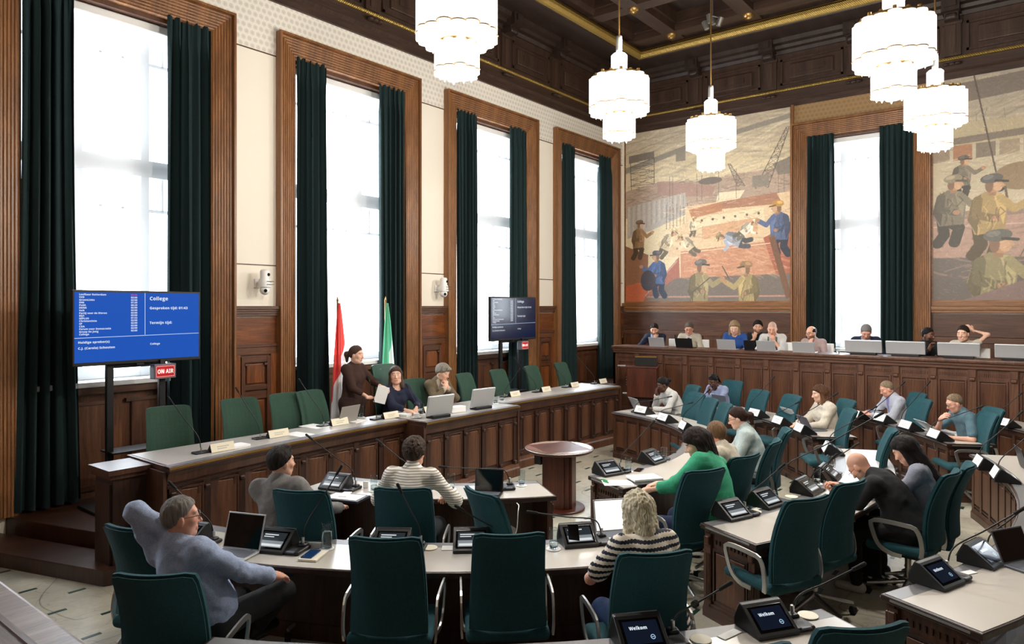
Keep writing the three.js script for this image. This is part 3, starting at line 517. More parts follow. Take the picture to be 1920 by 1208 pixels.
// ---------------------------------------------------------------- council chairs, one by one
const inward = (px, py) => { const p = atHeight(px, py, 1.1); return Math.atan2(CZ - p.z, CX - p.x) * 180 / Math.PI; };
const CH = [
  [722, 1003, null, 'empty dark-backed swivel chair between the carafe and a round coaster'], [955, 996, null, 'empty dark-backed swivel chair between the square card and the empty glass'],
  [1228, 1030, 222, 'swivel chair under the woman in the striped top'], [292, 1070, 232, 'swivel chair under the man in the blue shirt'], [250, 984, 250, 'empty swivel chair behind the raised elbow of the man in blue'],
  [548, 938, 240, 'swivel chair under the man in the grey suit'], [755, 912, 234, 'swivel chair under the man in the striped shirt'], [905, 918, 285, 'empty teal swivel chair turned aside at the inner desk'],
  [1320, 878, 205, 'swivel chair under the woman in the green blouse'], [1395, 852, 195, 'swivel chair under the man in the beige jacket'], [1447, 825, 170, 'swivel chair beside the woman with glasses and a ponytail'],
  [1512, 930, 205, 'empty swivel chair at the near end of the middle second-row desk'], [1592, 900, 196, 'swivel chair under the bald man in black'], [1732, 900, 165, 'empty swivel chair pushed back behind the bald man'], [1738, 862, 182, 'swivel chair under the woman with long dark hair'],
  [1668, 805, 165, 'empty teal swivel chair at the far end of the middle second-row desk'],
  [1615, 1165, 222, 'empty swivel chair at the third-row desk with the welcome screen'], [1385, 1200, 228, 'empty swivel chair half hidden at the third-row desk'],
  [1305, 737, 122, 'empty teal swivel chair behind the woman in the white shirt'], [1333, 748, 135, 'empty teal swivel chair in the middle of the inner desk by the lectern'], [1360, 757, 141, 'empty teal swivel chair at the rounded end of the inner desk by the lectern'], [1282, 727, 118, 'swivel chair under the woman in the white shirt'],
  [1425, 732, 122, 'empty teal swivel chair next to the woman with braids'], [1485, 741, 130, 'empty teal swivel chair next to the woman in the cream blouse'], [1568, 758, 140, 'swivel chair under the woman in the cream blouse'], [1592, 768, 150, 'empty teal swivel chair at the end of the second-row desk'], [1362, 712, 112, 'swivel chair under the woman with braids'],
  [1700, 742, 135, 'swivel chair under the man in the white sweater'], [1728, 748, 138, 'empty teal swivel chair between the two men in light blue'], [1832, 764, 146, 'swivel chair under the man with his hand at his mouth'], [1852, 774, 150, 'empty teal swivel chair at the end of the third-row desk'],
];
const CHAIRS = {};
for (const [px, py, f, l, g] of CH) CHAIRS[l] = councilChair(px, py, f ?? inward(px, py), l, g);
CHAIRS['swivel chair under the man in the grey suit'].position.set(-4.42, 0, -3.22);

// ---------------------------------------------------------------- dais desk
const frontLine = (z) => z > -6.0 ? -6.13 - 0.27 * Math.sin(Math.min(1, (-2.93 - z) / 2.6) * 1.4) : z < -7.85 ? -6.33 + 0.17 * Math.pow(Math.min(1, (-7.85 - z) / 3), 1.5) : -6.07;
{
  const t = thing('dais_desk', 'long curved oak dais desk with projecting middle for the chair', 'desk'), TH = 0.995;
  const seg = (z0, z1, n) => [...Array(n + 1).keys()].map((k) => { const z = z0 + (z1 - z0) * k / n; return [frontLine(z), z]; });
  const parts = [seg(-2.93, -5.99, 14), seg(-6.0, -7.84, 2), seg(-7.86, -10.85, 14)];
  for (const p of parts) {
    const rev = [...p].reverse(), back = rev.map(([x, z]) => [-6.98, z]);
    mesh('desktop', [slab([...p, ...back], TH - 0.05, TH - 0.004, 0.006)], M.desk, t);
    const ins = p.map(([x, z], i) => [x - 0.1, i === 0 ? z - 0.03 : i === p.length - 1 ? z + 0.03 : z]);
    mesh('writing_surface', [slab([...ins, ...[...ins].reverse().map(([x, z]) => [-6.95, z])], TH - 0.02, TH, 0.001)], M.leather, t);
    const st = p.map(([x, z]) => [x - 0.015, z]);
    mesh('device_strip', [slab([...st, ...[...st].reverse().map(([x, z]) => [x - 0.08, z])], TH - 0.02, TH - 0.001, 0.001)], M.topDark, t);
    mesh('brass_line', [sweep(p.map(([x, z]) => [x, z]), [[-0.004, TH - 0.03], [0.006, TH - 0.03], [0.006, TH - 0.014], [-0.004, TH - 0.014]])], M.goldFlat, t);
    const f = p.map(([x, z]) => [x - 0.07, z]);
    mesh('front', [sweep(f, [[-0.04, 0], [0, 0], [0, 0.82], [0.02, 0.84], [0.03, 0.9], [0.05, 0.93], [0.05, 0.945], [-0.04, 0.945]])], M.desk, t);
    mesh('plinth', [sweep(f, [[-0.02, 0], [0.075, 0], [0.075, 0.11], [0.06, 0.13], [0.045, 0.17], [-0.02, 0.17]])], M.panel, t);
    mesh('moulding', [sweep(f, [[0, 0.79], [0.02, 0.79], [0.03, 0.81], [0, 0.82]])], M.deskDark, t);
  }
  for (const z of [-6.0, -7.85]) mesh('return_panel', [bx(-6.98, -6.1, 0, 0.945, z - 0.02, z + 0.02)], M.desk, t);
  for (const [z0, z1] of [[-2.95, -5.98], [-6.03, -7.82], [-7.88, -10.83]]) {
    const n = Math.round((z0 - z1) / 0.37), w = (z0 - z1) / n, pan = boxUV(rbox(w - 0.14, 0.52, 0.02, 0.008, 0, 0.49, 0.006)), mo = merge([bx(-w / 2 + 0.05, w / 2 - 0.05, 0.765, 0.785, 0, 0.02), bx(-w / 2 + 0.05, -w / 2 + 0.065, 0.2, 0.78, 0, 0.018), bx(w / 2 - 0.065, w / 2 - 0.05, 0.2, 0.78, 0, 0.018), box(0.03, 0.06, 0.022, -w / 2 + 0.085, 0.73, 0.008), box(0.03, 0.06, 0.022, w / 2 - 0.085, 0.73, 0.008)]);
    const pil = merge([bx(-0.033, 0.033, 0.17, 0.82, 0, 0.03), rbox(0.06, 0.05, 0.05, 0.015, 0, 0.2, 0.03), rbox(0.055, 0.04, 0.045, 0.015, 0, 0.74, 0.03)]);
    for (let k = 0; k <= n; k++) {
      const put = (nm, g, m, z) => { const e = 0.05, dx = frontLine(Math.max(z1, z - e)) - frontLine(Math.min(z0, z + e)), o = mesh(nm, g, m, t); o.position.set(frontLine(z) - 0.07, 0, z); o.rotation.y = Math.PI / 2 + Math.atan2(dx, 2 * e); };
      put('pilaster', pil, M.deskDark, Math.max(z1 + 0.04, Math.min(z0 - 0.04, z0 - w * k)));
      if (k < n) { put('front_panel', pan, M.deskPanel, z0 - w * (k + 0.5)); put('panel_moulding', mo, M.desk, z0 - w * (k + 0.5)); }
    }
  }
  for (const [z, s] of [[-2.9, 1], [-10.88, -1]]) {                      // end piers
    mesh('end_board', [bx(-6.98, -6.18, 0, TH - 0.05, z - 0.03, z)], M.desk, t);
    mesh('end_pier', [bx(-6.86, -6.5, 0, 0.9, z, z + s * 0.28), bx(-6.83, -6.53, 0.12, 0.84, z, z + s * 0.3)], M.deskDark, t);
    mesh('pier_cap', [bx(-6.9, -6.46, 0.93, 0.975, z - s * 0.05, z + s * 0.33), bx(-6.88, -6.48, 0.89, 0.93, z - s * 0.03, z + s * 0.31)], M.desk, t);
  }
}
// ---------------------------------------------------------------- chairs on the dais
{
  const L = 'none';
  const pts = [[-3.373, 'green fabric chair on the dais beneath the large blue screen', -0.25], [-4.203, 'green fabric chair on the dais in front of the panelled pier', -0.1], [-4.798, 'green fabric chair on the dais between pier and curtain', -0.1], [-5.191, 'green chair pushed up next to the standing woman', 0.15], [-6.9, 'green chair between the navy-bloused and the tweed-jacketed women', 0], [-7.99, 'green chair beside the tweed-jacketed woman, behind her monitor', 0.2], [-8.765, 'green fabric chair on the dais next to the dark blue screen', 0.1], [-9.675, 'green fabric chair on the dais below the dark blue screen', 0.1], [-10.569, 'green fabric chair at the corner end of the dais', 0.1]];
  for (const [z, l, tw] of pts) chair('dais', -6.95, DAIS, z, Math.PI / 2 + tw, l, l === L ? 'empty chairs on the dais' : undefined);
  const c = chair('crest', -6.98, DAIS, -6.36, Math.PI / 2, 'tall dark green chair with a silver coat of arms');
  // embroidered arms: shield between two supporters under a crown
  const e = [rbox(0.06, 0.08, 0.006, 0.003, 0, 1.2, 0), box(0.012, 0.07, 0.006, -0.048, 1.2, 0), box(0.012, 0.07, 0.006, 0.048, 1.2, 0), rbox(0.02, 0.02, 0.006, 0.003, -0.05, 1.245, 0), rbox(0.02, 0.02, 0.006, 0.003, 0.05, 1.245, 0), box(0.05, 0.012, 0.006, 0, 1.256, 0), ...[-0.02, 0, 0.02].map((x) => box(0.009, 0.02, 0.006, x, 1.27, 0)), box(0.13, 0.01, 0.006, 0, 1.152, 0)];
  mesh('emblem', e, std({ color: C('#a9b2a4'), roughness: 0.6 }), c).position.set(-0.05, 0, -0.305);
}
// ---------------------------------------------------------------- round table and lectern
{
  const t = thing('round_table', 'round pedestal table with inlaid star top on the open floor', 'table', [-4.73, 0, -6.87]);
  mesh('table_top', [lathe([[0.001, 0.68], [0.38, 0.68], [0.4, 0.69], [0.405, 0.705], [0.4, 0.72], [0.001, 0.72]], 48)], M.podium, t);
  mesh('rim', [new THREE.TorusGeometry(0.4, 0.006, 6, 64).rotateX(Math.PI / 2).translate(0, 0.714, 0)], M.alu, t);
  for (let k = 0; k < 4; k++) { const s = new THREE.Shape(); s.moveTo(0, 0); s.absarc(0, 0, 0.385, k * Math.PI / 2 + 0.3, k * Math.PI / 2 + 0.3 + Math.PI / 2 - 0.012); const g = new THREE.ExtrudeGeometry(s, { depth: 0.003, bevelEnabled: false, curveSegments: 14 }).rotateX(-Math.PI / 2).translate(0, 0.719, 0); mesh('veneer', [g], wood(k % 2 ? '#b7a39a' : '#a08678', 0.25), t, k % 2 === 0); }
  mesh('pedestal', [box(0.3, 0.66, 0.3, 0, 0.35, 0, 0.35), box(0.2, 0.66, 0.36, 0, 0.35, 0, 0.35), box(0.36, 0.66, 0.2, 0, 0.35, 0, 0.35)], M.podium, t);
  mesh('foot', [lathe([[0.001, 0], [0.3, 0], [0.305, 0.01], [0.3, 0.03], [0.001, 0.03]], 40)], M.podium, t);
  mesh('socket_box', [rbox(0.1, 0.14, 0.08, 0.01, -0.22, 0.58, 0.1)], M.black, t);
  const l = thing('lectern', 'dark wooden speaker lectern with black reading screen in front of the gallery desk', 'lectern', [-6.57, 0, -12.45], 0.35);
  mesh('body', [rbox(0.58, 0.58, 0.36, 0.015, 0, 0.9, 0)], M.podium, l); mesh('column', [box(0.3, 0.66, 0.2, 0, 0.33, 0)], M.deskDark, l); mesh('foot', [rbox(0.6, 0.05, 0.5, 0.01, 0, 0.025, 0)], M.deskDark, l);
  mesh('reading_screen', [rbox(0.42, 0.17, 0.03, 0.006, 0.05, 1.3, -0.05)], M.black, l); mesh('screen_edge', [box(0.42, 0.02, 0.04, 0.05, 1.393, -0.05)], M.goldFlat, l);
  mesh('ledge', [rbox(0.72, 0.025, 0.4, 0.008, -0.05, 1.2, 0)], M.podium, l); mesh('grip', [rbox(0.16, 0.03, 0.05, 0.012, -0.4, 1.22, 0.12), rbox(0.1, 0.03, 0.05, 0.012, -0.33, 0.68, 0.12)], M.alu, l);
  for (let k = 0; k < 4; k++) mesh('button', [cyl(0.012, 0.012, 0.02, -0.3, 0.85 + k * 0.05, 0.12, 10)], M.alu, l);
  // low grey step beside the dais end
  tag(mesh('access_step', [bx(-6.75, -6.2, 0, 0.14, -12.0, -11.45)], M.greyPlastic), 'low grey step block between the dais end and the lectern', 'step');
}
// ---------------------------------------------------------------- murals: painted canvases on the back wall
function muralTex(which) {
  return canvasTex(1024, 1060, (g, W, H) => {
    const P = (pts, c, lw) => { g.beginPath(); pts.forEach(([u, v], i) => g[i ? 'lineTo' : 'moveTo'](u * W, v * H)); if (lw) { g.strokeStyle = c; g.lineWidth = lw; g.stroke(); } else { g.closePath(); g.fillStyle = c; g.fill(); } };
    const E2 = (u, v, a, b, c, r = 0) => { g.beginPath(); g.ellipse(u * W, v * H, a * W, b * H, r, 0, 7); g.fillStyle = c; g.fill(); };
    const speck = (n, u0, u1, v0, v1, cols, l, w, ang, al = 0.25) => { g.globalAlpha = al; for (let k = 0; k < n; k++) { const u = R(u0, u1) * W, v = R(v0, v1) * H, a = ang + R(-0.4, 0.4), s = R(0.4, 1) * l; g.strokeStyle = cols[Math.floor(rnd() * cols.length)]; g.lineWidth = R(0.5, 1) * w; g.beginPath(); g.moveTo(u, v); g.quadraticCurveTo(u + s * 0.5 * Math.cos(a) + R(-6, 6), v + s * 0.5 * Math.sin(a) + R(-6, 6), u + s * Math.cos(a), v + s * Math.sin(a)); g.stroke(); } g.globalAlpha = 1; };
    const lattice = (u0, v0, u1, v1, w0, w1, n, c) => { for (const s of [-1, 1]) P([[u0 + s * w0, v0], [u1 + s * w1, v1]], c, 4); for (let k = 0; k < n; k++) { const t = k / n, q = (k + 1) / n, A = [u0 + (u1 - u0) * t, v0 + (v1 - v0) * t], B = [u0 + (u1 - u0) * q, v0 + (v1 - v0) * q], a = w0 + (w1 - w0) * t, b = w0 + (w1 - w0) * q; P([[A[0] - a, A[1]], [B[0] + b, B[1]], [B[0] - b, B[1]], [A[0] + a, A[1]]], c, 2.2); } };
    const figure = (u, v, s, coat, cap, dir = 1, lie = 0) => {            // a workman: trousers, coat with lit and dark side, two arms, head with cap
      g.save(); g.translate(u * W, v * H); g.scale(dir * s * 1.3, s * 1.3); g.rotate(lie);
      const tone = (c, k) => { const q = new THREE.Color(c); q.convertLinearToSRGB(); return 'rgb(' + [q.r, q.g, q.b].map((x) => Math.round(Math.min(255, Math.max(0, x * 255 * k)))).join(',') + ')'; };
      const poly = (pts, c) => { g.beginPath(); pts.forEach((p, i) => (i ? g.lineTo(...p) : g.moveTo(...p))); g.closePath(); g.fillStyle = c; g.fill(); };
      const curve = (pts, c, w) => { g.strokeStyle = c; g.lineWidth = w; g.lineCap = 'round'; g.lineJoin = 'round'; g.beginPath(); pts.forEach((p, i) => (i ? g.lineTo(...p) : g.moveTo(...p))); g.stroke(); };
      const e = (x, y, a, b, c, r = 0) => { g.beginPath(); g.ellipse(x, y, a, b, r, 0, 7); g.fillStyle = c; g.fill(); };
      curve([[-18, 70], [20, 96], [6, 150]], tone(coat, 0.45), 34); curve([[-30, 70], [-24, 120], [-44, 152]], tone(coat, 0.4), 34);
      poly([[-46, -22], [-14, -44], [26, -36], [40, 4], [34, 84], [-40, 88], [-58, 30]], coat); poly([[-46, -22], [-24, -38], [-28, 30], [-34, 88], [-58, 40]], tone(coat, 0.62)); poly([[6, -38], [26, -34], [38, 4], [30, 60], [18, 20]], tone(coat, 1.28));
      curve([[-32, -20], [-36, 26], [8, 40]], tone(coat, 0.72), 24); curve([[24, -22], [56, 14], [92, -8]], tone(coat, 1.08), 22); e(12, 40, 11, 9, '#a8795a'); e(98, -12, 12, 10, '#b98a62');
      for (let k = 0; k < 12; k++) { const x = R(-40, 24), y = R(-24, 60); g.globalAlpha = 0.5; curve([[x, y], [x + R(-4, 12), y + 14], [x + R(-10, 10), y + R(20, 36)]], tone(coat, k % 2 ? 0.5 : 1.35), 3.5); g.globalAlpha = 1; }
      poly([[-6, -46], [14, -44], [12, -30], [-6, -32]], '#9a6f52'); e(8, -66, 21, 26, '#b58861'); e(17, -60, 12, 17, '#d0a27c'); e(-4, -62, 10, 20, '#7d5a44'); curve([[26, -68], [32, -60], [26, -58]], '#c4966f', 5); e(2, -84, 28, 15, cap, -0.1); curve([[12, -76], [40, -72]], tone(cap, 0.55), 7); e(-6, -88, 14, 7, tone(cap, 1.3), -0.2); g.restore();
    };
    const sky = g.createLinearGradient(0, 0, 0, H * 0.45);
    if (which === 0) {
      sky.addColorStop(0, '#b3a691'); sky.addColorStop(0.5, '#dcc9a3'); sky.addColorStop(1, '#eedab0'); g.fillStyle = sky; g.fillRect(0, 0, W, H);
      speck(400, 0, 1, 0, 0.36, ['#8f8470', '#fff3d2', '#cdb98f', '#a99a80'], 190, 14, -0.1, 0.22);
      P([[0, 0.2], [0.42, 0.11], [1, 0.03], [1, 0.055], [0.42, 0.14], [0, 0.235]], '#8c8578'); P([[0, 0.06], [1, -0.02]], '#8b8273', 3); P([[0, 0.12], [0.5, 0.02]], '#8b8273', 3);
      lattice(0.125, 0.42, 0.12, 0.16, 0.075, 0.08, 7, '#4c453e'); P([[0.03, 0.13], [0.2, 0.12], [0.2, 0.16], [0.03, 0.175]], '#6e675d'); P([[0.34, 0.13], [0.4, 0.12], [0.4, 0.2], [0.34, 0.2]], '#8b8376');
      P([[0, 0.34], [0.25, 0.3], [0.5, 0.33], [0.7, 0.31], [1, 0.3], [1, 0.46], [0, 0.5]], '#b39a86'); speck(260, 0, 1, 0.3, 0.45, ['#7d6a60', '#dcc4a0', '#9a8478', '#5f554e'], 70, 7, 0.05, 0.35);
      P([[0.22, 0.3], [0.58, 0.36], [0.56, 0.42], [0.22, 0.38]], '#a98577'); P([[0.9, 0.28], [1, 0.25], [1, 0.34], [0.93, 0.34]], '#7f756a'); E2(0.55, 0.33, 0.07, 0.02, '#6f665e');
      lattice(0.84, 0.4, 0.98, 0.1, 0.035, 0.008, 10, '#57504a'); lattice(0.73, 0.38, 0.66, 0.25, 0.02, 0.006, 6, '#6b6258'); P([[0.79, 0.33], [0.88, 0.33], [0.88, 0.39], [0.79, 0.39]], '#8a8073');
      P([[0.6, 0.4], [0.75, 0.4], [0.7, 0.47], [0.58, 0.46]], '#f5e3bd');
      P([[0.02, 0.43], [0.4, 0.38], [0.41, 0.5], [0.18, 0.58], [0.02, 0.62]], '#b8aea2'); for (let k = 0; k < 22; k++) P([[0.03 + k * 0.017, 0.43 - k * 0.002], [0.03 + k * 0.017, 0.6 - k * 0.006]], k % 2 ? '#8d857b' : '#d9d0c2', 3);
      for (let k = 0; k < 9; k++) { const u = 0.28 + k * 0.022; P([[u, 0.44 + (k % 3) * 0.01], [u, 0.58 - k * 0.004]], '#5d564f', 3); } for (const u of [0.3, 0.32, 0.47, 0.5, 0.6, 0.93, 0.96, 0.7]) P([[u, 0.28], [u, 0.44]], '#6b6258', 2.5);
      P([[0.4, 0.46], [1, 0.43], [1, 0.72], [0.3, 0.74], [0.22, 0.66], [0.4, 0.55]], '#e6c79c'); P([[0.42, 0.48], [0.62, 0.45], [0.62, 0.5], [0.44, 0.53]], '#b97b58'); P([[0.62, 0.45], [0.92, 0.43], [0.95, 0.49], [0.62, 0.49]], '#a8745a');
      P([[0.42, 0.53], [0.85, 0.5], [0.86, 0.57], [0.42, 0.6]], '#f0dab0'); for (let k = 0; k < 6; k++) E2(0.5 + k * 0.065, 0.545 - k * 0.003, 0.007, 0.007, '#5b4a3a'); P([[0.5, 0.58], [0.82, 0.55], [0.82, 0.63], [0.5, 0.65]], '#d9a67c');
      speck(300, 0.25, 1, 0.44, 0.72, ['#fff0cf', '#c98f65', '#e9b98c', '#8a6347'], 60, 7, -0.05, 0.3);
      P([[0.37, 0.71], [0.88, 0.68], [0.92, 0.86], [0.37, 0.87]], '#c98a68'); P([[0.85, 0.66], [1, 0.6], [1, 0.86], [0.92, 0.86]], '#a9573f'); P([[0.14, 0.96], [0.36, 0.74], [0.37, 0.97]], '#a9634f'); P([[0.37, 0.72], [0.9, 0.69]], '#f2d7b0', 5);
      P([[0.34, 0.86], [1, 0.85], [1, 1], [0.1, 1]], '#6d625a'); P([[0, 0.66], [0.16, 0.72], [0.16, 1], [0, 1]], '#8a5536'); P([[0, 0.9], [0.2, 0.86], [0.12, 1], [0, 1]], '#c4572f'); P([[0.15, 0.965], [1, 0.965]], '#b98a78', 9); P([[0.14, 0.96], [0.35, 0.76]], '#c9978a', 8);
      speck(260, 0.37, 0.95, 0.69, 0.86, ['#e9b48c', '#a3583c', '#d99a70', '#f6d5ae'], 80, 9, 0.1, 0.25);
      figure(0.3, 0.64, 0.6, '#d8c39c', '#c9b184', 1, 0.5); figure(0.4, 0.66, 0.5, '#dcc8a2', '#b69a6c', -1, 0.7); figure(0.66, 0.655, 0.62, '#9fa6b4', '#8f7a58', -1, 1.2); figure(0.77, 0.6, 0.45, '#efe3c6', '#e5d3ab', 1, 0.8); figure(0.45, 0.56, 0.35, '#e4d2ab', '#c4a878');
      figure(0.1, 0.6, 0.72, '#8a6238', '#5e4630', 1); figure(0.22, 0.8, 0.85, '#3f5c93', '#4b4b52', -1); E2(0.16, 0.87, 0.05, 0.06, '#33323c'); figure(0.93, 0.58, 0.9, '#48597f', '#b98a45', -1); P([[0.88, 0.66], [0.91, 0.65], [1, 0.97], [0.97, 0.98]], '#6b4630');
      figure(0.49, 0.885, 1.05, '#8f815c', '#5f5b57', 1); figure(0.76, 0.9, 1.0, '#a08c5c', '#8f6d4a', -1); P([[0.43, 0.95], [0.55, 0.86]], '#4b453f', 6); P([[0.62, 0.8], [0.66, 0.87]], '#4b453f', 6);
    } else {
      sky.addColorStop(0, '#9a9080'); sky.addColorStop(1, '#cdbf9f'); g.fillStyle = sky; g.fillRect(0, 0, W, H); speck(400, 0, 1, 0, 0.32, ['#857b6b', '#d9ccae', '#b3a68b'], 170, 14, -0.1, 0.25);
      P([[0, 0.03], [1, -0.02], [1, 0.05], [0, 0.12]], '#6f665b'); P([[0, 0.02], [1, 0.1]], '#6a6055', 4); P([[0.4, 0.0], [1, 0.13]], '#6a6055', 4);
      for (let k = 0; k < 26; k++) { const u = R(0, 1); P([[u, R(0.12, 0.22)], [u + R(-0.05, 0.05), 0.28]], '#8a7f6b', 3); } P([[0, 0.2], [1, 0.22], [1, 0.3], [0, 0.3]], '#b5a684'); P([[0, 0.27], [1, 0.23], [1, 0.26], [0, 0.3]], '#75695c');
      for (let k = 0; k < 12; k++) P([[k / 12, 0.3], [k / 12 + 0.07, 0.3], [k / 12 + 0.07, 0.37], [k / 12, 0.37]], ['#8d7b66', '#a6714f', '#7a6d5e', '#9b8a70'][k % 4]);
      P([[0, 0.37], [1, 0.34], [1, 0.62], [0, 0.62]], '#c3b596'); speck(300, 0, 1, 0.36, 0.6, ['#e2d6b8', '#a2947a', '#cbbd9c'], 110, 9, 0, 0.3);
      P([[0, 0.62], [1, 0.58], [1, 0.85], [0, 0.88]], '#ad8a79'); P([[0, 0.6], [1, 0.565], [1, 0.6], [0, 0.635]], '#8c7468'); P([[0, 0.8], [1, 0.82], [1, 1], [0, 1]], '#5b534d'); P([[0, 0.66], [1, 0.67]], '#cfae9c', 5); speck(260, 0, 1, 0.6, 0.9, ['#c9a593', '#8e6c5f', '#b98f7e', '#6a5a52'], 110, 10, 0.05, 0.28);
      P([[0.16, 0.0], [0.25, 0.5]], '#4c443b', 6); E2(0.25, 0.5, 0.022, 0.022, '#2f2b28');
      E2(0.33, 0.46, 0.1, 0.06, '#8a7353'); E2(0.42, 0.43, 0.035, 0.03, '#94805c'); P([[0.27, 0.5], [0.28, 0.58]], '#5d4c38', 9); P([[0.38, 0.5], [0.39, 0.58]], '#5d4c38', 9);
      figure(0.12, 0.42, 0.6, '#6b6455', '#4d473f'); figure(0.08, 0.55, 1.0, '#6d6653', '#8c8069'); figure(0.22, 0.58, 1.15, '#a58a55', '#54524f'); figure(0.42, 0.52, 0.7, '#d9cba8', '#b9a885'); figure(0.8, 0.48, 0.95, '#8a7340', '#a88a4b', -1);
      P([[0.4, 0.63], [0.31, 0.83]], '#6a5a48', 5); P([[0.4, 0.63], [0.66, 0.8]], '#6a5a48', 6); figure(0.24, 0.86, 1.45, '#8a8058', '#55554f'); figure(0.72, 0.9, 1.1, '#c9826a', '#d8d2c2', -1); P([[0.1, 1], [0.4, 0.88], [0.62, 0.88], [0.5, 1]], '#7a625c');
    }
    speck(700, 0, 1, 0, 1, ['#fff2d6', '#3b3028', '#c9a985'], 30, 3, 0.3, 0.1);
    g.globalAlpha = 0.16; g.fillStyle = '#f6e6cb'; g.fillRect(0, 0, W, H); g.globalAlpha = 1;
    // brush pass: short strokes in the local colour soften every edge
    const im = g.getImageData(0, 0, W, H).data;
    for (let k = 0; k < 15000; k++) {
      const x = Math.floor(rnd() * W), y = Math.floor(rnd() * H), i = (y * W + x) * 4, j = R(0.86, 1.16), a = noise3(x / 90, y / 90, which * 7) * 3.2, l = R(2, 8);
      g.globalAlpha = 0.42; g.strokeStyle = 'rgb(' + [0, 1, 2].map((c) => Math.min(255, Math.round(im[i + c] * j + (c === 0 ? 4 : 0)))).join(',') + ')'; g.lineWidth = R(2, 5); g.beginPath(); g.moveTo(x - l * Math.cos(a), y - l * Math.sin(a)); g.lineTo(x + l * Math.cos(a), y + l * Math.sin(a)); g.stroke();
    }
    g.globalAlpha = 1;
  }, 1);
}
for (const [k, x0, x1, l] of [[0, XL + 0.07, BACK_WIN_X[0] - 1.24, 'large harbour mural of a dockyard with cranes and workers'], [1, BACK_WIN_X[0] + 1.24, BACK_WIN_X[1] - 1.24, 'large harbour mural of dock hands with a horse cart']]) {
  const t = thing('wall_mural', l, 'mural', [(x0 + x1) / 2, 2.47, ZB + 0.02]); const w = x1 - x0, h = 6.5 - 2.47;
  const g = new THREE.BoxGeometry(w, h, 0.03); g.translate(0, h / 2, 0); const tex = muralTex(k); mesh('canvas', g, std({ map: tex, roughness: 0.5 }), t);
  mesh('beading', [bx(-w / 2, w / 2, 0, 0.035, 0.01, 0.035), bx(-w / 2, -w / 2 + 0.03, 0, h, 0.01, 0.03), bx(w / 2 - 0.03, w / 2, 0, h, 0.01, 0.03)], M.frame, t, true);
}
